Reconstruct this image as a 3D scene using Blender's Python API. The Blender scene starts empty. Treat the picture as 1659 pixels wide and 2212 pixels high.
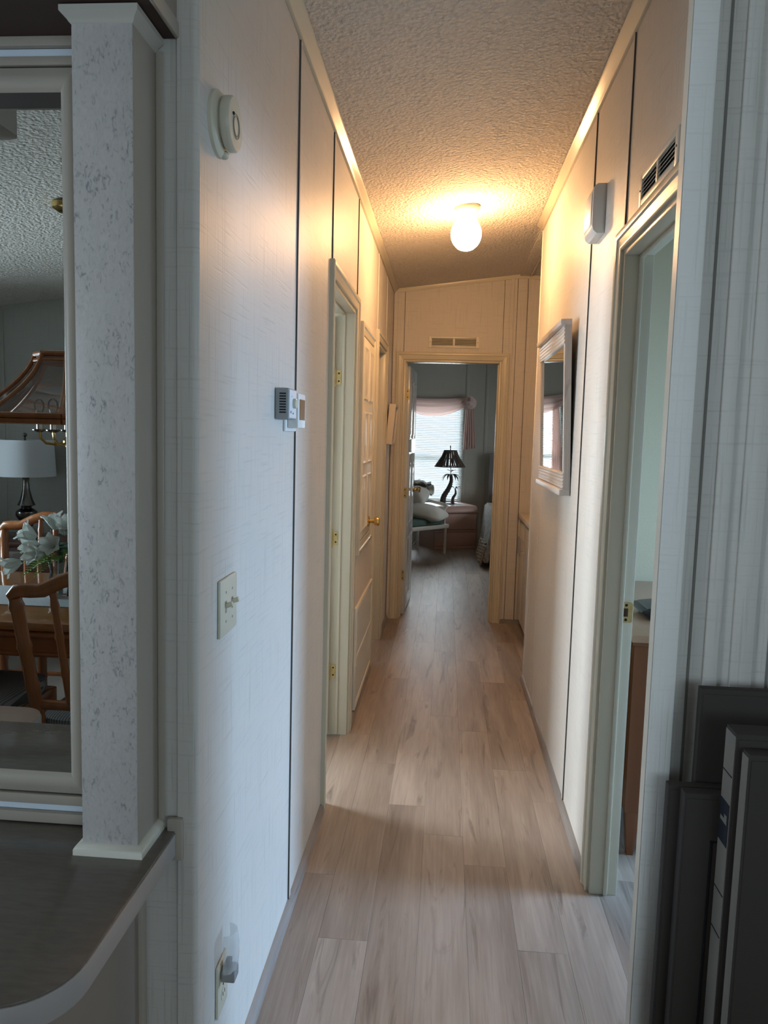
import bpy, bmesh, math, random
from mathutils import Vector, Matrix
random.seed(7)
PI = math.pi
S = bpy.context.scene
COL = S.collection
# ------------------------------------------------------------------ camera
W_PX, H_PX, F_PX = 1659.0, 2212.0, 1661.0
YAW, PITCH, ROLL, EYE = 0.0783810, 0.1014962, 0.0263527, 1.465
cy, sy, cp, sp = math.cos(YAW), math.sin(YAW), math.cos(PITCH), math.sin(PITCH)
fwd = Vector((-sy * cp, cy * cp, -sp)); rgt = Vector((cy, sy, 0)); upv = rgt.cross(fwd)
r2 = math.cos(ROLL) * rgt + math.sin(ROLL) * upv
u2 = -math.sin(ROLL) * rgt + math.cos(ROLL) * upv
cam_d = bpy.data.cameras.new('camera'); cam = bpy.data.objects.new('camera', cam_d); COL.objects.link(cam)
cam_d.sensor_fit = 'VERTICAL'; cam_d.sensor_height = 36.0; cam_d.lens = F_PX / H_PX * 36.0
cam_d.clip_start = 0.05; cam_d.clip_end = 100
cam.matrix_world = Matrix(((r2.x, u2.x, -fwd.x, 0), (r2.y, u2.y, -fwd.y, 0), (r2.z, u2.z, -fwd.z, EYE), (0, 0, 0, 1)))
S.camera = cam
# ------------------------------------------------------------------ world, daylight at the windows, exposure
wd = bpy.data.worlds.new('sky'); S.world = wd; wd.use_nodes = True
bg = wd.node_tree.nodes['Background']; bg.inputs[0].default_value = (0.80, 0.90, 1.0, 1); bg.inputs[1].default_value = 1.0
S.view_settings.view_transform = 'Standard'; S.view_settings.look = 'None'
S.view_settings.gamma = 1.0; S.view_settings.use_curve_mapping = False
S.view_settings.exposure = -0.25
DAY, BLUE, SOFT = (0.74, 0.88, 1.0), (0.43, 0.68, 1.0), (0.70, 0.88, 1.0)
def window_light(name, loc, direction, w, h, watts, col=DAY, spread=180):
    ld = bpy.data.lights.new(name, 'AREA'); ld.shape = 'RECTANGLE'; ld.size = w; ld.size_y = h
    ld.energy = watts; ld.spread = math.radians(spread); ld.color = col
    o = bpy.data.objects.new(name, ld); COL.objects.link(o); o.location = loc
    o.rotation_euler = Vector(direction).to_track_quat('-Z', 'Z').to_euler()
    return o
window_light('daylight_desk_room', (4.12, 2.62, 1.50), (-1, 0, -0.70), 1.1, 1.1, 150, BLUE, 108)   # beam tilted and narrowed to favour the lower hall wall; no blind there
window_light('daylight_bath', (-3.60, 4.0, 1.45), (1, 0, 0), 1.1, 1.1, 360, (0.86, 0.94, 1.0))
window_light('daylight_laundry', (-3.60, 5.35, 1.35), (1, 0, 0), 0.8, 1.2, 60)
window_light('daylight_bedroom', (-0.19, 10.95, 1.30), (0, -1, 0), 1.0, 1.6, 95, (0.86, 0.95, 1.0))
window_light('daylight_dining', (-3.60, -0.75, 1.35), (1, 0, 0), 1.8, 1.2, 130)
window_light('daylight_living_side', (4.12, -0.9, 1.45), (-1, 0, 0), 1.8, 1.3, 15, SOFT)
window_light('daylight_living_end', (1.7, -2.55, 1.40), (0, 1, 0), 2.0, 1.3, 36, SOFT)
window_light('bedroom_side_fill', (2.80, 8.7, 1.40), (-1, 0, 0), 1.4, 1.2, 55, (0.95, 0.98, 1.0))  # unseen fill added to lift the bedroom, with a made-up window

# ------------------------------------------------------------------ materials
def new_mat(name):
    m = bpy.data.materials.new(name); m.use_nodes = True
    nt = m.node_tree
    return m, nt, nt.nodes['Principled BSDF']
def N(nt, t, **kw):
    n = nt.nodes.new(t)
    for k, v in kw.items():
        if k.startswith('i_'): n.inputs[k[2:]].default_value = v
        else: setattr(n, k, v)
    return n
def LK(nt, a, b): nt.links.new(a, b)
def c4(c): return (c[0], c[1], c[2], 1)
def mat(name, col, rough=0.5, metal=0.0, var=0.0, vscale=(8, 8, 8), bump=0.0, bscale=60.0, bstretch=(1, 1, 1), coat=0.0, spec=0.5):
    m, nt, p = new_mat(name)
    p.inputs['Roughness'].default_value = rough; p.inputs['Metallic'].default_value = metal
    p.inputs['Base Color'].default_value = c4(col); p.inputs['Coat Weight'].default_value = coat
    p.inputs['Specular IOR Level'].default_value = spec
    tc = N(nt, 'ShaderNodeTexCoord')
    if var > 0:
        mp = N(nt, 'ShaderNodeMapping'); mp.inputs['Scale'].default_value = vscale
        LK(nt, tc.outputs['Object'], mp.inputs[0])
        nz = N(nt, 'ShaderNodeTexNoise'); nz.inputs['Scale'].default_value = 1.0; nz.inputs['Detail'].default_value = 5
        LK(nt, mp.outputs[0], nz.inputs['Vector'])
        mx = N(nt, 'ShaderNodeMix', data_type='RGBA')
        mx.inputs[6].default_value = c4([max(0, c * (1 - var)) for c in col]); mx.inputs[7].default_value = c4([min(1, c * (1 + var)) for c in col])
        LK(nt, nz.outputs['Fac'], mx.inputs[0]); LK(nt, mx.outputs[2], p.inputs['Base Color'])
    if bump > 0:
        mp2 = N(nt, 'ShaderNodeMapping'); mp2.inputs['Scale'].default_value = bstretch
        LK(nt, tc.outputs['Object'], mp2.inputs[0])
        n2 = N(nt, 'ShaderNodeTexNoise'); n2.inputs['Scale'].default_value = bscale; n2.inputs['Detail'].default_value = 3
        LK(nt, mp2.outputs[0], n2.inputs['Vector'])
        b = N(nt, 'ShaderNodeBump'); b.inputs['Strength'].default_value = bump; b.inputs['Distance'].default_value = 0.004
        LK(nt, n2.outputs['Fac'], b.inputs['Height']); LK(nt, b.outputs[0], p.inputs['Normal'])
    return m
def linen_wall(name, col, contrast=0.16, rough=0.48):
    """vinyl wallboard with a printed and embossed linen weave (fine threads both ways)"""
    m, nt, p = new_mat(name)
    p.inputs['Roughness'].default_value = rough
    tc = N(nt, 'ShaderNodeTexCoord'); sx = N(nt, 'ShaderNodeSeparateXYZ'); LK(nt, tc.outputs['Object'], sx.inputs[0])
    ad = N(nt, 'ShaderNodeMath', operation='ADD'); LK(nt, sx.outputs[0], ad.inputs[0]); LK(nt, sx.outputs[1], ad.inputs[1])
    def thread(su, sv):
        a = N(nt, 'ShaderNodeMath', operation='MULTIPLY'); LK(nt, ad.outputs[0], a.inputs[0]); a.inputs[1].default_value = su
        b = N(nt, 'ShaderNodeMath', operation='MULTIPLY'); LK(nt, sx.outputs[2], b.inputs[0]); b.inputs[1].default_value = sv
        cb = N(nt, 'ShaderNodeCombineXYZ'); LK(nt, a.outputs[0], cb.inputs[0]); LK(nt, b.outputs[0], cb.inputs[1])
        nz = N(nt, 'ShaderNodeTexNoise'); nz.inputs['Scale'].default_value = 1.0; nz.inputs['Detail'].default_value = 2
        LK(nt, cb.outputs[0], nz.inputs['Vector'])
        rp = N(nt, 'ShaderNodeMapRange'); rp.inputs['From Min'].default_value = 0.56; rp.inputs['From Max'].default_value = 0.72
        LK(nt, nz.outputs['Fac'], rp.inputs['Value'])
        return rp.outputs[0]
    v = thread(170, 4); h = thread(6, 150)
    mxx = N(nt, 'ShaderNodeMath', operation='MAXIMUM'); LK(nt, v, mxx.inputs[0])
    hh = N(nt, 'ShaderNodeMath', operation='MULTIPLY'); LK(nt, h, hh.inputs[0]); hh.inputs[1].default_value = 0.7
    LK(nt, hh.outputs[0], mxx.inputs[1])
    mx = N(nt, 'ShaderNodeMix', data_type='RGBA'); mx.inputs[6].default_value = c4(col); mx.inputs[7].default_value = c4([c * (1 - contrast) for c in col])
    LK(nt, mxx.outputs[0], mx.inputs[0]); LK(nt, mx.outputs[2], p.inputs['Base Color'])
    b = N(nt, 'ShaderNodeBump'); b.inputs['Strength'].default_value = 0.30; b.inputs['Distance'].default_value = 0.0010; b.invert = True
    LK(nt, mxx.outputs[0], b.inputs['Height']); LK(nt, b.outputs[0], p.inputs['Normal'])
    return m
def popcorn(name, col):
    m, nt, p = new_mat(name); p.inputs['Roughness'].default_value = 0.85
    tc = N(nt, 'ShaderNodeTexCoord')
    n1 = N(nt, 'ShaderNodeTexNoise'); n1.inputs['Scale'].default_value = 92; n1.inputs['Detail'].default_value = 3; n1.inputs['Roughness'].default_value = 0.6
    LK(nt, tc.outputs['Object'], n1.inputs['Vector'])
    vo = N(nt, 'ShaderNodeTexVoronoi', feature='SMOOTH_F1'); vo.inputs['Scale'].default_value = 74
    LK(nt, tc.outputs['Object'], vo.inputs['Vector'])
    ad = N(nt, 'ShaderNodeMath', operation='SUBTRACT'); LK(nt, n1.outputs['Fac'], ad.inputs[0]); LK(nt, vo.outputs['Distance'], ad.inputs[1])
    b = N(nt, 'ShaderNodeBump'); b.inputs['Strength'].default_value = 1.0; b.inputs['Distance'].default_value = 0.0095
    LK(nt, ad.outputs[0], b.inputs['Height']); LK(nt, b.outputs[0], p.inputs['Normal'])
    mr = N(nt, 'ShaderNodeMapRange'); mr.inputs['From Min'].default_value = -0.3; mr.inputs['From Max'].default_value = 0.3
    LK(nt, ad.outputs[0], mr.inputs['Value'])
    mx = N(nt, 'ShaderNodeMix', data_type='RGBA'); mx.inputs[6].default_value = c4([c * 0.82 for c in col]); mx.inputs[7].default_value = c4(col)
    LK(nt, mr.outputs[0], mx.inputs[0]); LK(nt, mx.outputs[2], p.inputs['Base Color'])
    return m
def plank_mat(name, dark, light, rough=0.42, along='Y'):
    m, nt, p = new_mat(name); p.inputs['Roughness'].default_value = rough
    tc = N(nt, 'ShaderNodeTexCoord'); oi = N(nt, 'ShaderNodeObjectInfo')
    of = N(nt, 'ShaderNodeMath', operation='MULTIPLY'); LK(nt, oi.outputs['Random'], of.inputs[0]); of.inputs[1].default_value = 57.0
    cb = N(nt, 'ShaderNodeCombineXYZ'); LK(nt, of.outputs[0], cb.inputs[0]); LK(nt, of.outputs[0], cb.inputs[1]); LK(nt, of.outputs[0], cb.inputs[2])
    va = N(nt, 'ShaderNodeVectorMath', operation='ADD'); LK(nt, tc.outputs['Object'], va.inputs[0]); LK(nt, cb.outputs[0], va.inputs[1])
    def nz(sc, det, dist=0.0, rg=0.55):
        mp = N(nt, 'ShaderNodeMapping'); mp.inputs['Scale'].default_value = sc; LK(nt, va.outputs[0], mp.inputs[0])
        n = N(nt, 'ShaderNodeTexNoise'); n.inputs['Scale'].default_value = 1; n.inputs['Detail'].default_value = det
        n.inputs['Distortion'].default_value = dist; n.inputs['Roughness'].default_value = rg
        LK(nt, mp.outputs[0], n.inputs['Vector']); return n.outputs['Fac']
    st = {'Y': lambda a, b: (a, b, a), 'X': lambda a, b: (b, a, a), 'Z': lambda a, b: (a, a, b)}[along]
    broad = nz(st(9, 1.1), 3, 0.8); grain = nz(st(120, 4), 4, 0.4, 0.65); streak = nz(st(16, 1.6), 5, 1.6, 0.6)
    a = N(nt, 'ShaderNodeMath', operation='MULTIPLY_ADD'); LK(nt, broad, a.inputs[0]); a.inputs[1].default_value = 0.55
    g = N(nt, 'ShaderNodeMath', operation='MULTIPLY'); LK(nt, grain, g.inputs[0]); g.inputs[1].default_value = 0.35; LK(nt, g.outputs[0], a.inputs[2])
    r = N(nt, 'ShaderNodeMath', operation='MULTIPLY_ADD'); LK(nt, oi.outputs['Random'], r.inputs[0]); r.inputs[1].default_value = 0.16; LK(nt, a.outputs[0], r.inputs[2])
    mr = N(nt, 'ShaderNodeMapRange'); mr.inputs['From Min'].default_value = 0.33; mr.inputs['From Max'].default_value = 0.72; LK(nt, r.outputs[0], mr.inputs['Value'])
    mx = N(nt, 'ShaderNodeMix', data_type='RGBA'); mx.inputs[6].default_value = c4(dark); mx.inputs[7].default_value = c4(light)
    LK(nt, mr.outputs[0], mx.inputs[0])
    kr = N(nt, 'ShaderNodeMapRange'); kr.inputs['From Min'].default_value = 0.575; kr.inputs['From Max'].default_value = 0.72; kr.inputs['To Max'].default_value = 0.75
    LK(nt, streak, kr.inputs['Value'])
    mk = N(nt, 'ShaderNodeMix', data_type='RGBA'); LK(nt, kr.outputs[0], mk.inputs[0]); LK(nt, mx.outputs[2], mk.inputs[6]); mk.inputs[7].default_value = c4([c * 0.55 for c in dark])
    LK(nt, mk.outputs[2], p.inputs['Base Color'])
    b = N(nt, 'ShaderNodeBump'); b.inputs['Strength'].default_value = 0.25; b.inputs['Distance'].default_value = 0.001
    LK(nt, grain, b.inputs['Height']); LK(nt, b.outputs[0], p.inputs['Normal'])
    return m
def marble_mat(name):
    m, nt, p = new_mat(name); p.inputs['Roughness'].default_value = 0.4
    tc = N(nt, 'ShaderNodeTexCoord')
    mp = N(nt, 'ShaderNodeMapping'); mp.inputs['Scale'].default_value = (150, 150, 75); mp.inputs['Rotation'].default_value = (0, 0.5, 0)
    LK(nt, tc.outputs['Object'], mp.inputs[0])
    n = N(nt, 'ShaderNodeTexNoise'); n.inputs['Scale'].default_value = 1; n.inputs['Detail'].default_value = 4; n.inputs['Distortion'].default_value = 1.1
    LK(nt, mp.outputs[0], n.inputs['Vector'])
    n2 = N(nt, 'ShaderNodeTexNoise'); n2.inputs['Scale'].default_value = 14; n2.inputs['Detail'].default_value = 4
    LK(nt, tc.outputs['Object'], n2.inputs['Vector'])
    ad = N(nt, 'ShaderNodeMath', operation='MULTIPLY_ADD'); LK(nt, n2.outputs['Fac'], ad.inputs[0]); ad.inputs[1].default_value = 0.35; LK(nt, n.outputs['Fac'], ad.inputs[2])
    rp = N(nt, 'ShaderNodeValToRGB'); LK(nt, ad.outputs[0], rp.inputs[0])
    e = rp.color_ramp.elements
    e[0].position = 0.40; e[0].color = (0.56, 0.525, 0.50, 1); e[1].position = 0.92; e[1].color = (0.25, 0.25, 0.255, 1)
    x = rp.color_ramp.elements.new(0.76); x.color = (0.49, 0.46, 0.44, 1)
    LK(nt, rp.outputs[0], p.inputs['Base Color'])
    return m
def stripe_mat(name, axis, freq, cols, rough=0.9):
    m, nt, p = new_mat(name); p.inputs['Roughness'].default_value = rough
    tc = N(nt, 'ShaderNodeTexCoord'); sx = N(nt, 'ShaderNodeSeparateXYZ'); LK(nt, tc.outputs['Object'], sx.inputs[0])
    mu = N(nt, 'ShaderNodeMath', operation='MULTIPLY'); LK(nt, sx.outputs[axis], mu.inputs[0]); mu.inputs[1].default_value = freq
    fr = N(nt, 'ShaderNodeMath', operation='FRACT'); LK(nt, mu.outputs[0], fr.inputs[0])
    rp = N(nt, 'ShaderNodeValToRGB'); rp.color_ramp.interpolation = 'CONSTANT'; LK(nt, fr.outputs[0], rp.inputs[0])
    el = rp.color_ramp.elements
    for i, c in enumerate(cols):
        e = el[i] if i < 2 else el.new(i / len(cols))
        e.position = i / len(cols); e.color = c4(c)
    LK(nt, rp.outputs[0], p.inputs['Base Color']); return m
def glass_mat(name, tint=(1, 1, 1), refl=0.10, rough=0.02):
    m = bpy.data.materials.new(name); m.use_nodes = True; nt = m.node_tree; nt.nodes.remove(nt.nodes['Principled BSDF'])
    out = nt.nodes['Material Output']; t = N(nt, 'ShaderNodeBsdfTransparent'); t.inputs[0].default_value = c4(tint)
    g = N(nt, 'ShaderNodeBsdfGlossy'); g.inputs['Roughness'].default_value = rough
    fr = N(nt, 'ShaderNodeFresnel'); fr.inputs[0].default_value = 1.45
    mu = N(nt, 'ShaderNodeMath', operation='MAXIMUM'); LK(nt, fr.outputs[0], mu.inputs[0]); mu.inputs[1].default_value = refl
    mx = N(nt, 'ShaderNodeMixShader'); LK(nt, mu.outputs[0], mx.inputs[0]); LK(nt, t.outputs[0], mx.inputs[1]); LK(nt, g.outputs[0], mx.inputs[2])
    LK(nt, mx.outputs[0], out.inputs[0]); return m
def frost_mat(name, k):
    m = bpy.data.materials.new(name); m.use_nodes = True; nt = m.node_tree; p = nt.nodes['Principled BSDF']
    p.inputs['Base Color'].default_value = (0.85, 0.88, 0.92, 1); p.inputs['Roughness'].default_value = 0.15
    t = N(nt, 'ShaderNodeBsdfTransparent'); mx = N(nt, 'ShaderNodeMixShader'); mx.inputs[0].default_value = k
    LK(nt, t.outputs[0], mx.inputs[1]); LK(nt, p.outputs[0], mx.inputs[2]); LK(nt, mx.outputs[0], nt.nodes['Material Output'].inputs[0]); return m
def sheer_mat(name, col, transl=0.5):
    m = bpy.data.materials.new(name); m.use_nodes = True; nt = m.node_tree; nt.nodes.remove(nt.nodes['Principled BSDF'])
    out = nt.nodes['Material Output']; d = N(nt, 'ShaderNodeBsdfDiffuse'); d.inputs[0].default_value = c4(col)
    t = N(nt, 'ShaderNodeBsdfTranslucent'); t.inputs[0].default_value = c4(col)
    mx = N(nt, 'ShaderNodeMixShader'); mx.inputs[0].default_value = transl
    LK(nt, d.outputs[0], mx.inputs[1]); LK(nt, t.outputs[0], mx.inputs[2]); LK(nt, mx.outputs[0], out.inputs[0]); return m
def emit_mat(name, col, strength):
    m, nt, p = new_mat(name); p.inputs['Base Color'].default_value = c4((0.9, 0.9, 0.88))
    p.inputs['Emission Color'].default_value = c4(col); p.inputs['Emission Strength'].default_value = strength
    return m

WALL = linen_wall('linen_wallboard', (0.63, 0.595, 0.55))
WALLG = linen_wall('linen_wallboard_green', (0.40, 0.40, 0.355), 0.10)
WALLP = mat('pale_green_wall', (0.56, 0.51, 0.37), 0.6, bump=0.15, bscale=120)
CORE = mat('wall_core', (0.60, 0.57, 0.52), 0.8)
SEAMSHADE = mat('seam_edge_shade', (0.10, 0.09, 0.08), 0.9)  # dark core in the joints, and painted shade on near batten edges
TRIM = mat('cream_trim_paint', (0.61, 0.57, 0.455), 0.27, var=0.05, vscale=(3, 3, 3))
TRIMW = mat('ivory_trim_paint', (0.74, 0.71, 0.62), 0.35)
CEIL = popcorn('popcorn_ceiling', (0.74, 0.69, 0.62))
PLANK = plank_mat('grey_oak_plank', (0.222, 0.174, 0.144), (0.445, 0.372, 0.315))
PLANKB = plank_mat('grey_oak_baseboard', (0.15, 0.128, 0.115), (0.32, 0.285, 0.265))
MARBLE = marble_mat('marble_laminate')
COUNTER = mat('dark_laminate', (0.165, 0.140, 0.120), 0.22, var=0.25, vscale=(30, 120, 30))
CEDGE = mat('counter_edge_band', (0.42, 0.39, 0.38), 0.45)
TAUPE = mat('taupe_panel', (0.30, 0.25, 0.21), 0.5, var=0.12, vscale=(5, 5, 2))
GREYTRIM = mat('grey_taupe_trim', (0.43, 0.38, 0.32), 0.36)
SOFFIT = mat('shaded_brown_soffit', (0.055, 0.030, 0.022), 0.7)  # dark wood tone with the underside's shade put into it
BLUESHEEN = mat('silver_band_blue_sheen', (0.74, 0.82, 0.92), 0.3)  # bluish light on the silver strips put into a flat colour
MIRROR = mat('mirror_silver', (0.86, 0.90, 0.88), 0.0, 1.0)
PLASTIC = mat('ivory_plastic', (0.64, 0.60, 0.48), 0.35)
WHITE = mat('white_plastic', (0.80, 0.80, 0.78), 0.35)
GREYP = mat('grey_plastic', (0.30, 0.31, 0.31), 0.5)
DKGREY = mat('dark_grey_plastic', (0.10, 0.10, 0.11), 0.5)
BLACK = mat('black_gap', (0.008, 0.008, 0.008), 0.8)
BRASS = mat('polished_brass', (0.74, 0.53, 0.20), 0.18, 1.0)
BRASSW = mat('worn_brass_plate', (0.55, 0.43, 0.20), 0.4, 0.8, var=0.3, vscale=(60, 60, 60))
STEEL = mat('brushed_steel', (0.52, 0.49, 0.46), 0.3, 1.0)
PEWTER = mat('dark_pewter', (0.20, 0.19, 0.18), 0.22, 1.0)
LCD = mat('amber_lcd', (0.25, 0.14, 0.07), 0.2)
DOORP = mat('door_cream_paint', (0.70, 0.66, 0.56), 0.3)
DOORW = mat('door_white_gloss', (0.62, 0.65, 0.66), 0.16)
CAB = mat('cream_laminate_cabinet', (0.74, 0.66, 0.55), 0.4)
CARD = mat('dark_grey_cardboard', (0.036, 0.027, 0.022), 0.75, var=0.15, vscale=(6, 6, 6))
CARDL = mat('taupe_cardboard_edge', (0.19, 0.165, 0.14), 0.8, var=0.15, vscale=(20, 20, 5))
NAVY = mat('navy_print', (0.006, 0.007, 0.014), 0.7)
WOOD = mat('honey_oak', (0.30, 0.105, 0.035), 0.25, var=0.25, vscale=(40, 40, 4), coat=0.3)
WOODT = mat('honey_oak_top', (0.34, 0.15, 0.06), 0.12, var=0.2, vscale=(4, 50, 40), coat=0.5)
WOODD = mat('dark_cherry', (0.085, 0.030, 0.018), 0.3, var=0.25, vscale=(4, 40, 40))
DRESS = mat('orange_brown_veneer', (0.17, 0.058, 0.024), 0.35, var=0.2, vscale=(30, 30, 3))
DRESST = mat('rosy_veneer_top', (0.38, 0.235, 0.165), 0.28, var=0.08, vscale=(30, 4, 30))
PINK = mat('dusty_pink_laminate', (0.44, 0.29, 0.25), 0.42)
CURT = sheer_mat('pink_sheer', (0.86, 0.73, 0.69), 0.55)
BLIND = sheer_mat('white_blind', (0.85, 0.87, 0.87), 0.35)
BRONZE = mat('dark_bronze', (0.030, 0.022, 0.018), 0.5, bump=0.5, bscale=180)
WICKER = mat('dark_wicker', (0.085, 0.066, 0.052), 0.8, bump=0.8, bscale=220)
CHAIRW = mat('white_painted_bamboo', (0.62, 0.62, 0.58), 0.4)
GREENC = mat('teal_seat_fabric', (0.07, 0.13, 0.115), 0.9, bump=0.3, bscale=300)
PILLOW = mat('off_white_cotton', (0.55, 0.56, 0.53), 0.95, bump=0.5, bscale=22)
SHADE = sheer_mat('white_lamp_shade', (0.80, 0.82, 0.84), 0.3)
PETAL = sheer_mat('white_petal', (0.86, 0.88, 0.85), 0.35)
LEAF = mat('fern_green', (0.14, 0.30, 0.045), 0.5)
LEAFD = mat('dark_leaf', (0.02, 0.06, 0.03), 0.5)
GLASS = glass_mat('clear_glass')
PANE = glass_mat('window_pane', (0.97, 0.99, 1.0), 0.04)
SMOKE = glass_mat('smoked_shade_glass', (0.62, 0.55, 0.50), 0.10, 0.08)
BEIGE = mat('beige_stool_top', (0.50, 0.36, 0.28), 0.5)
FABRIC = stripe_mat('grey_striped_fabric', 0, 95, [(0.30, 0.31, 0.32), (0.10, 0.10, 0.10), (0.22, 0.21, 0.19)])
RUNNER = mat('grey_woven_runner', (0.36, 0.37, 0.38), 0.9, var=0.35, vscale=(160, 160, 160))
TOWEL = stripe_mat('striped_towel', 2, 9.0, [(0.62, 0.62, 0.60), (0.62, 0.62, 0.60), (0.12, 0.13, 0.14)])
QUILT = mat('patterned_comforter', (0.34, 0.325, 0.30), 0.95, var=0.85, vscale=(20, 20, 20))
QUILTS = stripe_mat('striped_comforter_hem', 2, 15.0, [(0.42, 0.33, 0.25), (0.28, 0.15, 0.11), (0.40, 0.34, 0.26), (0.24, 0.23, 0.16)])
GREYWOOD = plank_mat('whitewashed_frame', (0.30, 0.27, 0.26), (0.62, 0.58, 0.55), 0.4, 'Z')
WASHED = plank_mat('whitewashed_rail', (0.42, 0.38, 0.36), (0.80, 0.76, 0.72), 0.32, 'Y')
ART = mat('pale_pink_canvas', (0.62, 0.50, 0.42), 0.8)
GLOBE = emit_mat('lit_globe_glass', (1.0, 0.56, 0.25), 150.0)
CORD = mat('white_cord', (0.40, 0.40, 0.40), 0.6)

# ------------------------------------------------------------------ mesh builder
class M:
    def __init__(s): s.v = []; s.f = []
    def add(s, vs, fs):
        o = len(s.v); s.v += [tuple(v) for v in vs]; s.f += [tuple(i + o for i in f) for f in fs]; return o
    def box(s, x0, x1, y0, y1, z0, z1):
        s.add([(x, y, z) for x in (x0, x1) for y in (y0, y1) for z in (z0, z1)],
              [(0, 1, 3, 2), (4, 6, 7, 5), (0, 4, 5, 1), (2, 3, 7, 6), (0, 2, 6, 4), (1, 5, 7, 3)]); return s
    def prism(s, poly, axis, a, b):
        mk = {'x': lambda p, t: (t, p[0], p[1]), 'y': lambda p, t: (p[0], t, p[1]), 'z': lambda p, t: (p[0], p[1], t)}[axis]
        n = len(poly)
        s.add([mk(p, a) for p in poly] + [mk(p, b) for p in poly],
              [tuple(range(n)), tuple(range(2 * n - 1, n - 1, -1))] + [(i, (i + 1) % n, n + (i + 1) % n, n + i) for i in range(n)]); return s
    def loft(s, rings, closed=True, caps=True):
        n = len(rings[0]); vs = [p for r in rings for p in r]; fs = []
        for k in range(len(rings) - 1):
            for i in range(n if closed else n - 1):
                j = (i + 1) % n; fs.append((k * n + i, k * n + j, (k + 1) * n + j, (k + 1) * n + i))
        if caps and closed: fs += [tuple(range(n)), tuple(range(len(vs) - 1, len(vs) - n - 1, -1))]
        s.add(vs, fs); return s
    def lathe(s, prof, n=24, c=(0, 0, 0), axis='z', sx=1.0, wob=None):
        rings = []
        for r, h in prof:
            ring = []
            for i in range(n):
                a = 2 * PI * i / n; rr = max(r, 1e-5) * (wob(a) if wob else 1)
                x, y = rr * math.cos(a) * sx, rr * math.sin(a)
                p = {'z': (x, y, h), 'x': (h, x, y), 'y': (x, h, y)}[axis]
                ring.append((p[0] + c[0], p[1] + c[1], p[2] + c[2]))
            rings.append(ring)
        return s.loft(rings)
    def tube(s, pts, r, n=10):
        pts = [Vector(p) for p in pts]; rings = []; pn = None
        for i, p in enumerate(pts):
            t = (pts[min(i + 1, len(pts) - 1)] - pts[max(i - 1, 0)]).normalized()
            if pn is None:
                a = Vector((0, 0, 1)) if abs(t.z) < 0.9 else Vector((1, 0, 0)); pn = t.cross(a).normalized()
            else: pn = (pn - t * pn.dot(t)).normalized()
            b = t.cross(pn); rr = r[i] if isinstance(r, (list, tuple)) else r
            rings.append([tuple(p + (pn * math.cos(2 * PI * k / n) + b * math.sin(2 * PI * k / n)) * rr) for k in range(n)])
        return s.loft(rings)
    def grid(s, fn, nu, nv):
        o = [fn(i / nu, j / nv) for i in range(nu + 1) for j in range(nv + 1)]
        s.add(o, [(i * (nv + 1) + j, (i + 1) * (nv + 1) + j, (i + 1) * (nv + 1) + j + 1, i * (nv + 1) + j + 1) for i in range(nu) for j in range(nv)]); return s
    def blob(s, c, r, nu=18, nv=12, e=1.0, fn=None):
        rings = []
        for j in range(nv + 1):
            t = -PI / 2 + PI * j / nv; ring = []
            for i in range(nu):
                a = 2 * PI * i / nu
                f = lambda v: math.copysign(abs(v) ** e, v)
                p = [f(math.cos(t)) * f(math.cos(a)), f(math.cos(t)) * f(math.sin(a)), f(math.sin(t))]
                if fn: p = fn(p)
                ring.append((c[0] + r[0] * p[0], c[1] + r[1] * p[1], c[2] + r[2] * p[2]))
            rings.append(ring)
        return s.loft(rings)
    def xf(s, mtx, start=0):
        s.v[start:] = [tuple(mtx @ Vector(v)) for v in s.v[start:]]; return s
    def mesh(s, name, m, bevel=0.0, smooth=True, seg=2, solid=0.0):
        bm = bmesh.new(); vs = [bm.verts.new(v) for v in s.v]
        for f in s.f:
            try: bm.faces.new([vs[i] for i in f])
            except ValueError: pass
        bmesh.ops.remove_doubles(bm, verts=bm.verts, dist=1e-6)
        bmesh.ops.recalc_face_normals(bm, faces=bm.faces)
        if bevel > 0:
            ed = [e for e in bm.edges if len(e.link_faces) == 2 and e.calc_face_angle(0) > 0.6]
            bmesh.ops.bevel(bm, geom=ed, offset=bevel, segments=seg, profile=0.5, affect='EDGES', clamp_overlap=True)
        me = bpy.data.meshes.new(name); bm.to_mesh(me); bm.free()
        if smooth:
            for p in me.polygons: p.use_smooth = True
            me.set_sharp_from_angle(angle=0.7)
        if m: me.materials.append(m)
        return me
    def obj(s, name, m, parent=None, bevel=0.0, smooth=True, seg=2, loc=None, solid=0.0):
        o = bpy.data.objects.new(name, s.mesh(name, m, bevel, smooth, seg)); COL.objects.link(o)
        if parent is not None: o.parent = parent
        if loc: o.location = loc
        if solid:
            md = o.modifiers.new('thickness', 'SOLIDIFY'); md.thickness = solid; md.offset = 0
        return o
def BX(*a): return M().box(*a)
def tag(o, label, cat, group=None, kind=None):
    o['label'] = label; o['category'] = cat
    if group: o['group'] = group
    if kind: o['kind'] = kind
    return o
def struct(o, label, cat='wall'): return tag(o, label, cat, kind='structure')
def thing(name, label, cat, loc=(0, 0, 0), rz=0.0, group=None, kind=None):
    o = bpy.data.objects.new(name, None); COL.objects.link(o); o.location = loc; o.rotation_euler = (0, 0, rz)
    o.empty_display_size = 0.1
    return tag(o, label, cat, group, kind)
def copy_tree(o, parent=None):
    c = o.copy(); COL.objects.link(c); c.parent = parent
    for ch in list(o.children): copy_tree(ch, c)
    return c
def dup(src, name, parent, loc, rot=None):
    o = bpy.data.objects.new(name, src.data); COL.objects.link(o); o.parent = parent; o.location = loc
    if rot: o.rotation_euler = rot
    return o

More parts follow.
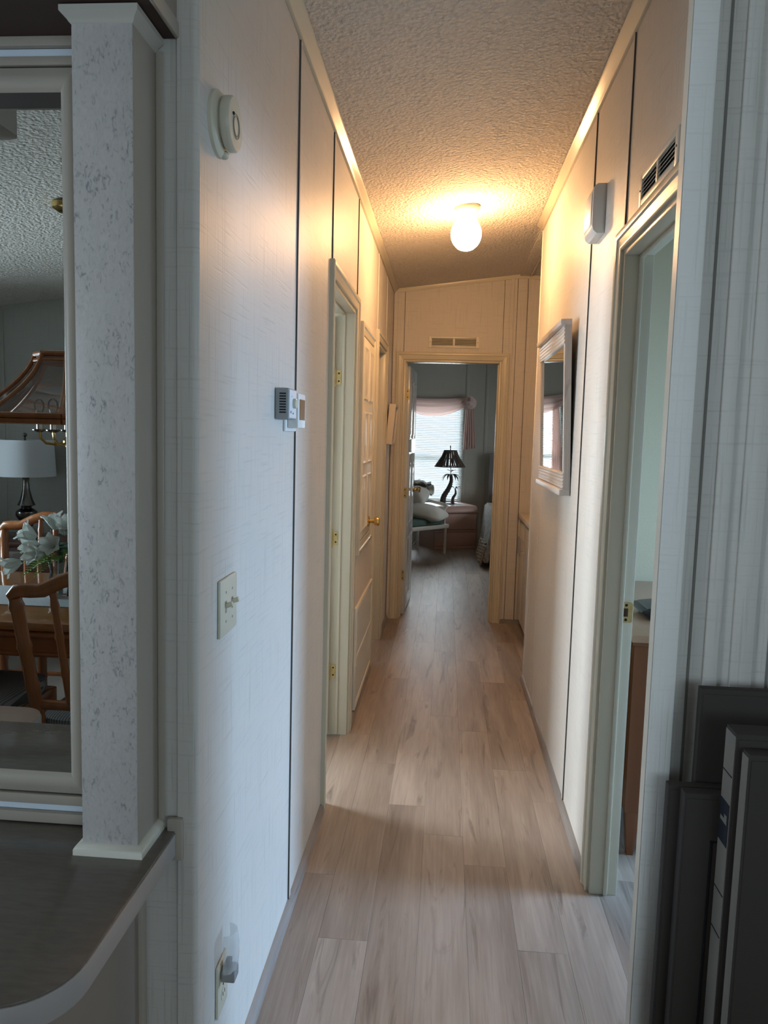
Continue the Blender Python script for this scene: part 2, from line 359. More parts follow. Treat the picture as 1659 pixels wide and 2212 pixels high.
# ================================================================== SETTING
XL, XR, YE, YB = -0.440, 0.512, 6.02, 10.65       # hall walls, end wall, bedroom window wall
XO, XO2, YD = -3.45, 4.0, -2.36                   # outer walls, dining end wall
YM = 1.338                                        # mirror wall face
RX0, RX1 = 0.50, 0.59                             # ridge strip
def ceil_z(x):
    if x < RX0: return 2.570 + 0.125 * (x + 0.43)
    if x <= RX1: return 2.570 + 0.125 * (RX0 + 0.43)
    return 2.570 + 0.125 * (RX0 + 0.43) - 0.125 * (x - RX1)
def split_x(x0, x1): return [x0] + [x for x in (RX0, RX1) if x0 < x < x1] + [x1]
def ywall(m, y0, y1, x0, x1, holes=(), z0=0.0, drop=0.0):
    """wall across the hall direction; top follows the ceiling; holes = (xa, xb, za, zb)"""
    def seg(a, b, zb_, zt=None):
        top = [(x, ceil_z(x) - drop) for x in reversed(split_x(a, b))] if zt is None else [(b, zt), (a, zt)]
        m.prism([(a, zb_), (b, zb_)] + top, 'y', y0, y1)
    x = x0
    for xa, xb, za, zb in sorted(holes):
        if xa > x: seg(x, xa, z0)
        if za > z0: seg(xa, xb, z0, za)
        seg(xa, xb, zb); x = xb
    if x < x1: seg(x, x1, z0)
    return m
def xwall(m, x0, x1, y0, y1, holes=(), z0=0.0, zt=None):
    zt = zt if zt is not None else min(ceil_z(x0), ceil_z(x1)); y = y0
    for ya, yb, za, zb in sorted(holes):
        if ya > y: m.box(x0, x1, y, ya, z0, zt)
        if za > z0: m.box(x0, x1, ya, yb, z0, za)
        if zb < zt: m.box(x0, x1, ya, yb, zb, zt)
        y = yb
    if y < y1: m.box(x0, x1, y, y1, z0, zt)
    return m

# floor: slab plus individual planks
fl = struct(BX(XO, XO2, YD, YB, -0.10, -0.0085).obj('floor', mat('subfloor', (0.36, 0.31, 0.27), 0.6, var=0.2, vscale=(6, 1, 1))), 'grey washed wood plank floor running down the hallway', 'floor')
PW, PL_ = 0.144, 1.21
pm = BX(-PW / 2 + 0.0002, PW / 2 - 0.0002, -PL_ / 2 + 0.0003, PL_ / 2 - 0.0003, -0.008, 0).mesh('plank', PLANK, 0.0004, seg=1)
phase = {0: 2.406, 1: 2.085, 2: 2.92, 3: 3.917, 4: 2.52, 5: 3.305, 6: 3.018}
for c in range(-4, 13):
    ph = phase.get(c, (c * 0.437 * 1.21) % 1.21)
    k0 = math.floor((0.5 - ph) / PL_); xc = -0.467 + (c + 0.5) * PW
    y = ph + k0 * PL_
    while y < YB:
        o = bpy.data.objects.new('plank', pm); COL.objects.link(o); o.parent = fl
        o.location = (xc, y + PL_ / 2, 0); y += PL_

# ceiling
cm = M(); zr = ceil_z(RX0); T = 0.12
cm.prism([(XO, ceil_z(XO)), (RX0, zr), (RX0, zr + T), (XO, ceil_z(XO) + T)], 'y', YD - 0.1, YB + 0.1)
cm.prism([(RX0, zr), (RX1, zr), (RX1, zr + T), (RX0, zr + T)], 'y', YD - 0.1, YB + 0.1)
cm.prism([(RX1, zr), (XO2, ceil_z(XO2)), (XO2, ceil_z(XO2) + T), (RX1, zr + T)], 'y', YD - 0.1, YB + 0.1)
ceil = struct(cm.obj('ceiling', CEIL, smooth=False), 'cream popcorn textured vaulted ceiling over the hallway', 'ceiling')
BX(RX0 + 0.012, RX1 - 0.006, 4.66, YE, zr - 0.012, zr - 0.001).obj('ridge_strip', CEIL, ceil, 0.003)
BX(RX1 - 0.006, RX1 + 0.004, 4.66, YE, zr - 0.016, zr).obj('ridge_batten', TRIM, ceil)

# outer shell
DIN_W = (-1.65, 0.15, 0.75, 1.95); BAT_W = (3.45, 4.55, 0.9, 2.0); LAU_W = (4.95, 5.75, 0.75, 1.95)
DES_W = (2.07, 3.17, 0.70, 2.00); LIV_W = (-1.8, 0.0, 0.8, 2.1)
WIN = (-0.585, 0.212, 0.56, 1.91); END_W = (0.7, 2.7, 0.75, 2.05)
struct(xwall(M(), XO - 0.1, XO, YD - 0.1, YB + 0.1, [DIN_W, BAT_W, LAU_W]).obj('wall_outer_left', WALLG), 'long outer side wall seen lit beside the dining table')
struct(xwall(M(), XO2, XO2 + 0.1, YD - 0.1, YB + 0.1, [DES_W, LIV_W]).obj('wall_outer_right', WALL), 'outer wall on the far side of the desk room')
wdn = struct(ywall(M(), YD - 0.1, YD, XO, XO2, [END_W]).obj('wall_dining', WALLG), 'grey green dining end wall behind the table lamp')
for x in (-3.0, -1.78, -0.56): BX(x - 0.018, x + 0.018, YD, YD + 0.006, 0, ceil_z(x) - 0.03).obj('batten', WALLG, wdn, 0.002)
wb = struct(ywall(M(), YB, YB + 0.1, XO, XO2, [WIN]).obj('wall_bedroom_window', WALLG), 'grey green bedroom wall with the blind covered window')
for x in (0.262, 0.53, 1.5): BX(x - 0.02, x + 0.02, YB - 0.006, YB, 0, ceil_z(x) - 0.02).obj('batten', WALLG, wb, 0.002)
struct(xwall(M(), -2.3, -2.2, YE + 0.1, YB).obj('wall_bedroom_left', WALLG), 'bedroom side wall hidden behind the open bedroom door')
FILL_W = (8.0, 9.4, 0.8, 2.0)  # opening for the added bedroom fill light
struct(xwall(M(), 2.6, 2.7, YE + 0.1, YB, [FILL_W]).obj('wall_bedroom_right', WALLG), 'bedroom side wall beyond the bed')

def window(n, axis, c0, c1, rect, label):
    """frame, sash rail and pane; axis 'x' wall spans c0..c1 in x, rect=(ya,yb,za,zb); 'y' likewise"""
    a, b, za, zb = rect
    w = thing('window_%d' % n, label, 'window', kind='structure'); mid = (c0 + c1) / 2; t = 0.04
    def bb(u0, u1, z0, z1, d=0.03):
        return BX(mid - d, mid + d, u0, u1, z0, z1) if axis == 'x' else BX(u0, u1, mid - d, mid + d, z0, z1)
    bb(a, a + t, za, zb).obj('frame_stile', WHITE, w); bb(b - t, b, za, zb).obj('frame_stile', WHITE, w)
    bb(a + t, b - t, zb - t, zb).obj('frame_head', WHITE, w); bb(a + t, b - t, za, za + t).obj('frame_sill', WHITE, w)
    zm = (za + zb) / 2 - 0.09
    bb(a + t, b - t, zm - 0.025, zm + 0.025, 0.025).obj('sash_rail', WHITE, w)
    bb(a + t, b - t, za + t, zm - 0.025, 0.003).obj('pane', PANE, w); bb(a + t, b - t, zm + 0.025, zb - t, 0.003).obj('pane', PANE, w)
    return w
window(1, 'y', YB, YB + 0.1, WIN, 'tall bright bedroom window behind the white blind')
window(2, 'x', XO - 0.1, XO, DIN_W, 'dining room side window lighting the table')
window(3, 'x', XO - 0.1, XO, BAT_W, 'window of the room behind the nearest left door')
window(4, 'x', XO - 0.1, XO, LAU_W, 'window of the room behind the farther left door')
window(5, 'x', XO2, XO2 + 0.1, DES_W, 'window of the room holding the brown dresser')
window(6, 'x', XO2, XO2 + 0.1, LIV_W, 'living room side window behind the camera')
window(8, 'x', 2.6, 2.7, FILL_W, 'unseen bedroom side window added to brighten the room')
window(7, 'y', YD - 0.1, YD, END_W, 'living room end window behind the camera')

# hall left wall: core and linen panels with dark strips painting the shade of batten edges
D1 = (2.88, 3.61, 2.03); D3 = (4.73, 5.37, 2.03)
ZML, ZMR = 2.566, 2.684
wl = struct(xwall(M(), XL - 0.09, XL - 0.009, YM + 0.09, YE, [(D1[0], D1[1], 0, D1[2]), (D3[0], D3[1], 0, D3[2])], zt=2.556).obj('wall_left', SEAMSHADE), 'left hallway wall of cream linen panels with painted edge shade at the seams')
def panel_x(parent, face, sgn, y0, y1, z0, z1, name='wall_panel'):
    x0, x1 = sorted((face, face - sgn * 0.0085)); BX(x0, x1, y0 + 0.0032, y1 - 0.0032, z0, z1).obj(name, WALL, parent, 0.0012, seg=1)
zt = 2.555
def seams(parent, face, sgn, ys, dark=True, zt_=2.55):
    for y, z0 in ys:
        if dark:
            BX(*sorted((face + sgn * 0.0046, face - sgn * 0.0086)), y - 0.0030, y - 0.0002, z0, zt_).obj('seam_edge_shade', SEAMSHADE, parent)  # dark strip paints the unlit near edge of the batten
            BX(*sorted((face + sgn * 0.0040, face - sgn * 0.0086)), y, y + 0.024, z0, zt_).obj('panel_batten', WALL, parent, 0.0012)
        else: BX(*sorted((face + sgn * 0.0030, face - sgn * 0.0086)), y - 0.0060, y + 0.0060, z0, zt_).obj('panel_batten', TRIMW, parent, 0.001)
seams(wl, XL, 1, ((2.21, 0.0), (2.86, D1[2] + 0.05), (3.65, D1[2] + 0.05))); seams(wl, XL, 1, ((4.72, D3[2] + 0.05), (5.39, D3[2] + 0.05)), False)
for y0, y1, z0, z1 in [(YM + 0.004, 2.21, 0, zt), (2.21, 2.86, 0, zt), (2.86, 3.65, D1[2], zt), (3.65, 4.72, 0, zt), (4.72, 5.39, D3[2], zt), (5.39, YE, 0, zt)]:
    panel_x(wl, XL, 1, y0, y1, z0, z1)
# rounded outside corner bead of the hall mouth
cb = M(); pts = [(XL - 0.004, YM + 0.03)] + [(XL - 0.010 + 0.011 * math.cos(a), YM + 0.010 + 0.0125 * -math.sin(a)) for a in [i * PI / 12 for i in range(7)]] + [(XL - 0.036, YM - 0.0025), (XL - 0.036, YM + 0.004), (XL - 0.01, YM + 0.03)]
struct(cb.prism(pts, 'z', 0, 2.555).obj('trim_1', WALL), 'rounded linen corner strip where the hallway begins, beside the column', 'trim')
# wall carrying the framed mirror
wm = struct(ywall(M(), YM + 0.003, YM + 0.09, XO, XL - 0.009).obj('wall_mirror', WALL), 'shaded linen wall behind the column and framed mirror')
# partitions of the side rooms
struct(ywall(M(), 2.60, 2.68, XO, XL - 0.09).obj('wall_bath', mat('bath_wall', (0.62, 0.64, 0.63), 0.6)), 'pale wall inside the room behind the nearest left door')
struct(ywall(M(), 4.62, 4.70, XO, XL - 0.09).obj('wall_laundry', WALL), 'wall between the two rooms on the left')
struct(xwall(M(), -1.25, -1.20, 3.74, 4.62).obj('wall_closet_back', WALL), 'back wall of the closet behind the brass knob door')
struct(ywall(M(), 3.69, 3.74, -1.25, XL - 0.09).obj('wall_closet_side', WALL), 'side wall of the closet behind the brass knob door')
# hall right wall
DR = (1.66, 2.42, 2.03); YR0, YR1 = 1.60, 4.60
wr = struct(xwall(M(), XR + 0.009, XR + 0.082, YR0, YR1, [(DR[0], DR[1], 0, DR[2])], zt=2.672).obj('wall_right', SEAMSHADE), 'right hallway wall of cream linen panels carrying the mirror')
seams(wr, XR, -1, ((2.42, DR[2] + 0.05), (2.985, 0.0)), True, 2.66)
for y0, y1, z0, z1 in [(YR0, 2.42, DR[2], 2.67), (2.42, 2.985, 0, 2.67), (2.985, 4.16, 0, 2.67), (4.16, YR1, 0, 2.67)]:
    panel_x(wr, XR, -1, y0, y1, z0, z1)
BX(XR - 0.004, XR + 0.094, YR1, YR1 + 0.012, 0, 2.672).obj('end_cap', TRIMW, wr, 0.004)
# desk room
struct(ywall(M(), 3.70, 3.78, XR + 0.09, XO2).obj('wall_desk_room', WALLP), 'pale green wall seen through the right doorway above the dresser')
struct(xwall(M(), XR + 0.0825, XR + 0.088, 2.47, 3.70, zt=2.66).obj('wall_desk_side', WALLP), 'pale green side wall behind the dresser')
# recess behind the built-in cabinets
struct(xwall(M(), 1.02, 1.10, 3.78, YE).obj('wall_recess', WALL), 'linen wall at the back of the cabinet recess')
struct(ywall(M(), 4.50, 4.58, XR + 0.09, 1.02).obj('wall_recess_side', WALL), 'side return of the cabinet recess')
# end wall
D4 = (-0.352, 0.402, 0, 2.04)
we = struct(ywall(M(), YE + 0.005, YE + 0.105, XO, XO2, [D4]).obj('wall_end', SEAMSHADE), 'end wall of the hallway around the bedroom doorway')
def epanel(x0, x1, z0=0.0, zt=None, name='wall_panel', m=WALL, y0=YE, y1=YE + 0.005):
    a, b = x0 + 0.0015, x1 - 0.0015
    M().prism([(a, z0), (b, z0)] + [(x, zt or ceil_z(x) - 0.004) for x in reversed(split_x(a, b))], 'y', y0, y1).obj(name, m, we, 0.001, seg=1)
epanel(XL, -0.352); epanel(-0.352, 0.402, 2.04); epanel(0.402, 0.50); epanel(0.50, 0.577); epanel(0.577, 1.02)
for x0, x1 in ((-0.436, -0.404), (0.445, 0.476), (0.562, 0.574)):
    epanel(x0, x1, 0, None, 'batten', WALL, YE - 0.007, YE)
BX(-2.2, D4[0], YE + 0.105, YE + 0.108, 0, 2.3).obj('back_panel', WALLG, we); BX(D4[1], 2.6, YE + 0.105, YE + 0.108, 0, 2.4).obj('back_panel', WALLG, we)
# right mouth of the hall: partition facing the camera, corner post and battens
wp = struct(ywall(M(), 1.554, 1.60, 0.4375, XO2).obj('wall_front_right', WALL), 'blue-grey shaded linen wall behind the leaning boxes')
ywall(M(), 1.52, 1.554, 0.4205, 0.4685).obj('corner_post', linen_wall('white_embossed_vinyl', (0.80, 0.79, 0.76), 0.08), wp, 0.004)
BX(0.4197, 0.4202, 1.522, 1.552, 0, 2.66).obj('post_edge_strip', TRIMW, wp)
for x0, x1 in ((0.528, 0.556), (0.580, 0.622), (0.70, 0.73)): ywall(M(), 1.547, 1.554, x0, x1).obj('batten', WALL, wp, 0.002)
for x in (0.500, 0.653): BX(x - 0.0025, x + 0.0025, 1.5525, 1.5545, 0, 2.6).obj('seam', mat('partition_groove', (0.20, 0.19, 0.17), 0.8), wp)

# mouldings
def mould(name, prof, y0, y1, label, m=TRIM):
    return struct(M().prism(prof, 'y', y0, y1).obj(name, m, bevel=0.002), label, 'trim')
mould('trim_2', [(XL, 2.536), (XL + 0.010, 2.538), (XL + 0.016, 2.552), (XL + 0.030, 2.562), (XL + 0.034, ceil_z(XL + 0.034) - 0.001), (XL, ceil_z(XL) - 0.001)], YM + 0.01, YE - 0.008, 'cream ceiling moulding along the left hallway wall')
mould('trim_3', [(XR, 2.646), (XR - 0.010, 2.648), (XR - 0.018, 2.662), (XR - 0.032, 2.672), (XR - 0.038, ceil_z(RX0 - 0.03) - 0.004), (XR, zr - 0.001)], 1.61, 4.615, 'cream ceiling moulding along the right hallway wall')
em = M()
for p, q in ((XL + 0.034, RX0), (RX0, RX1), (RX1, 1.02)):
    em.loft([[(x, YE, ceil_z(x) - 0.030), (x, YE - 0.006, ceil_z(x) - 0.030), (x, YE - 0.014, ceil_z(x) - 0.010), (x, YE - 0.014, ceil_z(x) - 0.001), (x, YE, ceil_z(x) - 0.001)] for x in (p, q)])
struct(em.obj('trim_4', TRIM), 'cream ceiling moulding following the slope of the end wall', 'trim')
def quarter(face, sgn, h=0.032, d=0.018):
    return [(face, 0), (face, h)] + [(face + sgn * d * math.sin(a), h * math.cos(a) * 0.96 + 0.001) for a in [i * PI / 12 for i in range(1, 6)]] + [(face + sgn * d, 0)]
def bboard(name, face, sgn, y0, y1, label):
    struct(M().prism(quarter(face, sgn), 'y', y0, y1).obj(name, PLANKB), label, 'baseboard')
bboard('baseboard_left_near', XL, 1, YM + 0.02, 2.822, 'grey wood quarter round at the foot of the nearest left wall')
bboard('baseboard_left_middle', XL, 1, 3.672, 4.668, 'grey wood quarter round below the closet louvre')
bboard('baseboard_left_far', XL, 1, 5.432, YE - 0.02, 'grey wood quarter round in the far left hallway corner')
bboard('baseboard_right', XR, -1, 2.482, 4.60, 'grey wood quarter round along the right hallway wall')
struct(M().prism([(YE, 0), (YE, 0.032), (YE - 0.012, 0.028), (YE - 0.018, 0)], 'x', 0.465, 0.62).obj('baseboard_end', PLANKB), 'short grey wood quarter round right of the bedroom doorway', 'baseboard')

# ---------------------------------------------------------------- doors
CPROF = [(0.0, 0.0), (0.0, 0.010), (0.004, 0.013), (0.010, 0.013), (0.013, 0.010), (0.034, 0.013), (0.038, 0.018), (0.052, 0.019), (0.058, 0.016), (0.058, 0.0)]
def casing(parent, fn, u0, u1, top, m=TRIM, z0=0.0, scale=1.0, bottom=False):
    pr = [(w * scale, d) for w, d in CPROF]
    def piece(name, ends): M().loft([[fn(*p) for p in e] for e in ends]).obj(name, m, parent)
    zb = (lambda w: z0 - w) if bottom else (lambda w: z0)
    piece('casing_stile', [[(u0 - w, d, zb(w)) for w, d in pr], [(u0 - w, d, top + w) for w, d in pr]])
    piece('casing_stile', [[(u1 + w, d, zb(w)) for w, d in pr], [(u1 + w, d, top + w) for w, d in pr]])
    piece('casing_head', [[(u0 - w, d, top + w) for w, d in pr], [(u1 + w, d, top + w) for w, d in pr]])
    if bottom: piece('casing_sill', [[(u0 - w, d, z0 - w) for w, d in pr], [(u1 + w, d, z0 - w) for w, d in pr]])
fL = lambda u, d, z: (XL + d, u, z); fR = lambda u, d, z: (XR - d, u, z); fE = lambda u, d, z: (u, YE - d, z)
def hinge(parent, p, wdir, name='hinge', leaf=0.03):
    """hinge leaf with knuckle; p = knuckle position, wdir = (dx, dy) of the leaf"""
    m = M(); m.lathe([(0.006, -0.045), (0.006, 0.045)], 10, p)
    h = m.obj(name, BRASSW, parent)
    a = Vector((wdir[0], wdir[1], 0)); n = Vector((-a.y, a.x, 0)) * 0.0015; P = Vector(p)
    q = M(); q.loft([[tuple(P + n + Vector((0, 0, z)) + a * t) for t, z in ((0, -.032), (leaf, -.032), (leaf, .032), (0, .032))],
                     [tuple(P - n + Vector((0, 0, z)) + a * t) for t, z in ((0, -.032), (leaf, -.032), (leaf, .032), (0, .032))]])
    q.obj('hinge_leaf', BRASSW, h)
    for z in (-0.018, 0.018):
        c = P + a * leaf * 0.65 + Vector((0, 0, z)); s = M().lathe([(0.0045, -0.0022), (0.0045, 0.0022)], 8, axis='y' if abs(a.x) > abs(a.y) else 'x').xf(Matrix.Translation(c)); s.obj('screw', BLACK, h)
def jamb_x(parent, x0, x1, ya, yb, top, t=0.018):
    BX(x0, x1, ya - 0.0, ya + t, 0, top).obj('jamb', TRIM, parent, 0.002); BX(x0, x1, yb - t, yb, 0, top).obj('jamb', TRIM, parent, 0.002)
    BX(x0, x1, ya + t, yb - t, top - t, top).obj('jamb_head', TRIM, parent, 0.002)
    xm = (x0 + x1) / 2
    return xm
def stop_x(parent, xa, xb, ya, yb, top, t=0.018):
    BX(xa, xb, yb - t - 0.010, yb - t, 0.004, top - t).obj('door_stop', TRIM, parent, 0.002)
    BX(xa, xb, ya + t, ya + t + 0.010, 0.004, top - t).obj('door_stop', TRIM, parent, 0.002)
    BX(xa, xb, ya + t + 0.01, yb - t - 0.01, top - t - 0.010, top - t).obj('door_stop', TRIM, parent, 0.002)
# door 1: nearest on the left, leaf swung into the room
d1 = thing('door_1', 'nearest left doorway with cream casing and worn brass hinges', 'door', kind='structure')
casing(d1, fL, D1[0], D1[1], D1[2]); jamb_x(d1, XL - 0.092, XL + 0.002, D1[0], D1[1], D1[2]); stop_x(d1, XL - 0.055, XL - 0.042, D1[0], D1[1], D1[2])
for z in (1.72, 0.965, 0.317): hinge(d1, (XL - 0.088, D1[1] - 0.020, z), (1, 0))
def panel_door(parent, w, h, m, mk=None, name='door_leaf', th=0.035, rows=((0.12, 0.62), (0.72, 1.32), (1.42, 1.90))):
    """leaf in local coords: width along +x, thickness along y 0..th, height z; raised panels on both faces"""
    lf = BX(0, w, 0, th, 0.012, h).obj(name, m, parent, 0.002)
    for (z0, z1) in rows:
        for (a, b) in ((0.10 * w, 0.46 * w), (0.54 * w, 0.90 * w)):
            for y0, sg in ((0, -1), (th, 1)):
                pm_ = M(); fr = 0.022
                o, i = [(a, z0), (b, z0), (b, z1), (a, z1)], [(a + fr, z0 + fr), (b - fr, z0 + fr), (b - fr, z1 - fr), (a + fr, z1 - fr)]
                i2 = [(a + 2 * fr, z0 + 2 * fr), (b - 2 * fr, z0 + 2 * fr), (b - 2 * fr, z1 - 2 * fr), (a + 2 * fr, z1 - 2 * fr)]
                pm_.loft([[(x, y0 - sg * 0.002, z) for x, z in o], [(x, y0 + sg * 0.006, z) for x, z in [(p[0] * .5 + q[0] * .5, p[1] * .5 + q[1] * .5) for p, q in zip(o, i)]], [(x, y0 + sg * 0.001, z) for x, z in i], [(x, y0 + sg * 0.004, z) for x, z in i2]])
                pm_.obj('raised_panel', m, lf)
    return lf
KPROF = [(0.030, 0.0), (0.031, 0.004), (0.026, 0.008), (0.011, 0.012), (0.010, 0.028), (0.020, 0.036), (0.027, 0.050), (0.026, 0.060), (0.020, 0.066), (0.0, 0.067)]
lf1 = panel_door(d1, 0.69, 2.0, DOORP)
lf1.location = (XL - 0.088, D1[1] - 0.022, 0); lf1.rotation_euler = (0, 0, math.radians(184))
# closet door: short panelled leaf in its own frame, louvre below
d2 = thing('door_2', 'narrow closet door with raised panels and a brass knob', 'door', kind='structure')
casing(d2, fL, 3.885, 4.430, 1.955, z0=0.905, bottom=True)
dl = BX(XL + 0.001, XL + 0.012, 3.892, 4.423, 0.912, 1.948).obj('door_leaf', DOORP, d2, 0.003)
for z0, z1 in ((0.95, 1.25), (1.30, 1.58), (1.63, 1.91)):
    for y0, y1 in ((3.93, 4.13), (4.18, 4.38)):
        fr = 0.022
        rect = lambda k: [(y0 + k, z0 + k), (y1 - k, z0 + k), (y1 - k, z1 - k), (y0 + k, z1 - k)]
        M().loft([[(XL + 0.010, y, z) for y, z in rect(0)], [(XL + 0.018, y, z) for y, z in rect(fr * .5)], [(XL + 0.012, y, z) for y, z in rect(fr)], [(XL + 0.016, y, z) for y, z in rect(2 * fr)]]).obj('raised_panel', DOORP, dl)
M().lathe(KPROF, 24, axis='x').xf(Matrix.Translation((XL + 0.012, 4.30, 0.972))).obj('knob', BRASS, dl)
# louvred return grille below the closet door
g = thing('return_air_grille', 'white louvred return air grille low on the left wall', 'grille', (XL, 0, 0))
for a in (BX(0, 0.014, 3.83, 3.862, 0.036, 0.575), BX(0, 0.014, 4.628, 4.66, 0.036, 0.575)): a.obj('frame_stile', TRIMW, g, 0.003)
for z0, z1 in ((0.036, 0.066), (0.300, 0.316), (0.547, 0.575)): BX(0, 0.014, 3.862, 4.628, z0, z1).obj('frame_rail', TRIMW, g, 0.003)
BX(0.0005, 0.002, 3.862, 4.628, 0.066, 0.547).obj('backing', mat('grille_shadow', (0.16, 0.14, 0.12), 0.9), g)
for z0, z1 in ((0.066, 0.300), (0.316, 0.547)):
    sm = M(); y = 3.868
    while y < 4.624:
        sm.box(0.002, 0.010, y, y + 0.007, z0, z1); y += 0.0125
    so = sm.obj('louvre_slats', TRIMW, g); so['kind'] = 'stuff'
# door 3
d3 = thing('door_3', 'farther left doorway with a lit cream jamb', 'door', kind='structure')
casing(d3, fL, D3[0], D3[1], D3[2]); jamb_x(d3, XL - 0.092, XL + 0.002, D3[0], D3[1], D3[2])
# door 4: bedroom
d4 = thing('door_4', 'bedroom doorway at the end of the hall with its door standing open', 'door', kind='structure')
casing(d4, fE, D4[0], D4[1], D4[3])
for x0, x1 in ((D4[0], D4[0] + 0.018), (D4[1] - 0.018, D4[1])): BX(x0, x1, YE - 0.002, YE + 0.108, 0, D4[3]).obj('jamb', TRIM, d4, 0.002)
BX(D4[0] + 0.018, D4[1] - 0.018, YE - 0.002, YE + 0.108, D4[3] - 0.018, D4[3]).obj('jamb_head', TRIM, d4, 0.002)
BX(D4[0] + 0.018, D4[0] + 0.028, YE + 0.04, YE + 0.055, 0.003, D4[3] - 0.018).obj('door_stop', TRIM, d4); BX(D4[1] - 0.028, D4[1] - 0.018, YE + 0.04, YE + 0.055, 0.003, D4[3] - 0.018).obj('door_stop', TRIM, d4)
lf4 = panel_door(d4, 0.70, 2.0, DOORW)
lf4.location = (D4[0] + 0.050, YE + 0.112, 0); lf4.rotation_euler = (0, 0, math.radians(88.0))
kn = M().lathe(KPROF, 24, axis='y').xf(Matrix.Scale(-1, 4, (0, 1, 0))); kn.xf(Matrix.Translation((0.635, 0, 0.985))); kn.obj('knob', BRASS, lf4)
for z in (1.78, 1.0, 0.33):
    hp = M().box(D4[0] + 0.018, D4[0] + 0.048, YE + 0.1095, YE + 0.1115, z - 0.042, z + 0.042).obj('hinge_leaf', BRASSW, d4)
    for dz in (-0.024, 0.024): M().lathe([(0.0045, -0.002), (0.0045, 0.0004)], 8, axis='y').xf(Matrix.Translation((D4[0] + 0.034, YE + 0.1095, z + dz))).obj('screw', BLACK, hp)
# door 5: right doorway to the desk room
d5 = thing('door_5', 'right doorway with worn cream jamb and brass strike plate', 'door', kind='structure')
casing(d5, fR, DR[0], DR[1], DR[2]); jamb_x(d5, XR - 0.002, XR + 0.084, DR[0], DR[1], DR[2]); stop_x(d5, XR + 0.040, XR + 0.053, DR[0], DR[1], DR[2])
spz, spx, spy = 0.932, XR + 0.066, DR[1] - 0.018
sp_ = M(); pl = []
for cx, cz, a0 in ((0.010, 0.026, 0), (-0.014, 0.026, 90), (-0.014, -0.026, 180), (0.010, -0.026, 270)):
    for i in range(5): a = math.radians(a0 + i * 22.5); pl.append((spx + cx + 0.006 * math.cos(a), spz + cz + 0.006 * math.sin(a)))
sp_.prism(pl, 'y', spy - 0.0025, spy); spo = sp_.obj('strike_plate', BRASSW, d5)
BX(spx - 0.014, spx + 0.002, spy - 0.0032, spy - 0.002, spz - 0.013, spz + 0.013).obj('latch_hole', mat('latch_hole_brown', (0.06, 0.03, 0.015), 0.8), spo, 0.0005)
for z in (-0.023, 0.023): M().lathe([(0.0045, -0.0034), (0.0045, -0.002)], 10, axis='y').xf(Matrix.Translation((spx - 0.004, spy, spz + z))).obj('screw', BLACK, spo)
lf5 = panel_door(d5, 0.70, 2.0, DOORP); lf5.location = (XR + 0.095, DR[0] + 0.030, 0); lf5.rotation_euler = (0, 0, math.radians(-3))

# ================================================================== THINGS: hall
# ceiling light
cl = thing('ceiling_light', 'lit ribbed globe ceiling light with a cream canopy', 'ceiling light', (0.064, 4.10, ceil_z(0.064) + 0.004))
M().lathe([(0.0, 0.0), (0.066, 0.0), (0.068, -0.012), (0.060, -0.026), (0.052, -0.044), (0.050, -0.058), (0.0, -0.058)], 32).obj('canopy', mat('canopy_cream', (0.72, 0.66, 0.55), 0.4), cl)
gp = [(0.046, -0.056), (0.052, -0.066)] + [(0.077 * math.sin(t) ** 0.9, -0.138 + 0.084 * math.cos(t)) for t in [PI * (0.26 + 0.74 * i / 14) for i in range(14)]] + [(0.0, -0.222)]
M().lathe(gp, 48, wob=lambda a: 1 + 0.022 * math.cos(12 * a)).obj('globe', GLOBE, cl)
# registers
def register(name, label, loc, rz, w, h, n=6):
    t = thing(name, label, 'vent', loc, rz)      # local: width x, face -y
    e = 0.026
    for x0, x1 in ((-w / 2, -w / 2 + e), (w / 2 - e, w / 2)): BX(x0, x1, -0.008, 0, -h / 2, h / 2).obj('frame_stile', TRIMW, t, 0.002)
    for z0, z1 in ((-h / 2, -h / 2 + 0.016), (h / 2 - 0.016, h / 2)): BX(-w / 2 + e, w / 2 - e, -0.008, 0, z0, z1).obj('frame_rail', TRIMW, t, 0.002)
    BX(-0.008, 0.008, -0.008, 0, -h / 2 + 0.016, h / 2 - 0.016).obj('mullion', TRIMW, t, 0.001)
    BX(-w / 2 + e, w / 2 - e, -0.0012, -0.0004, -h / 2 + 0.016, h / 2 - 0.016).obj('duct_shadow', BLACK, t)
    H = h - 0.032
    for k in range(n):
        z = -H / 2 + (k + 0.5) * H / n
        for x0, x1 in ((-w / 2 + e, -0.008), (0.008, w / 2 - e)):
            M().prism([(-0.0075, z - 0.0036), (-0.0065, z - 0.0044), (-0.0014, z + 0.001), (-0.0024, z + 0.002)], 'x', x0, x1).obj('slat', TRIMW, t)
    for x in (-w / 2 + e / 2, w / 2 - e / 2): M().lathe([(0.003, -0.0092), (0.003, -0.007)], 8, axis='y').xf(Matrix.Translation((x, 0, 0))).obj('screw', BLACK, t)
    return t
register('air_register', 'cream air register centred above the bedroom doorway', (0.030, YE, 2.175), 0, 0.390, 0.086, 5)
register('air_register', 'air register above the right doorway beside the corner post', (XR, 2.06, 2.142), -PI / 2, 0.36, 0.086, 5)
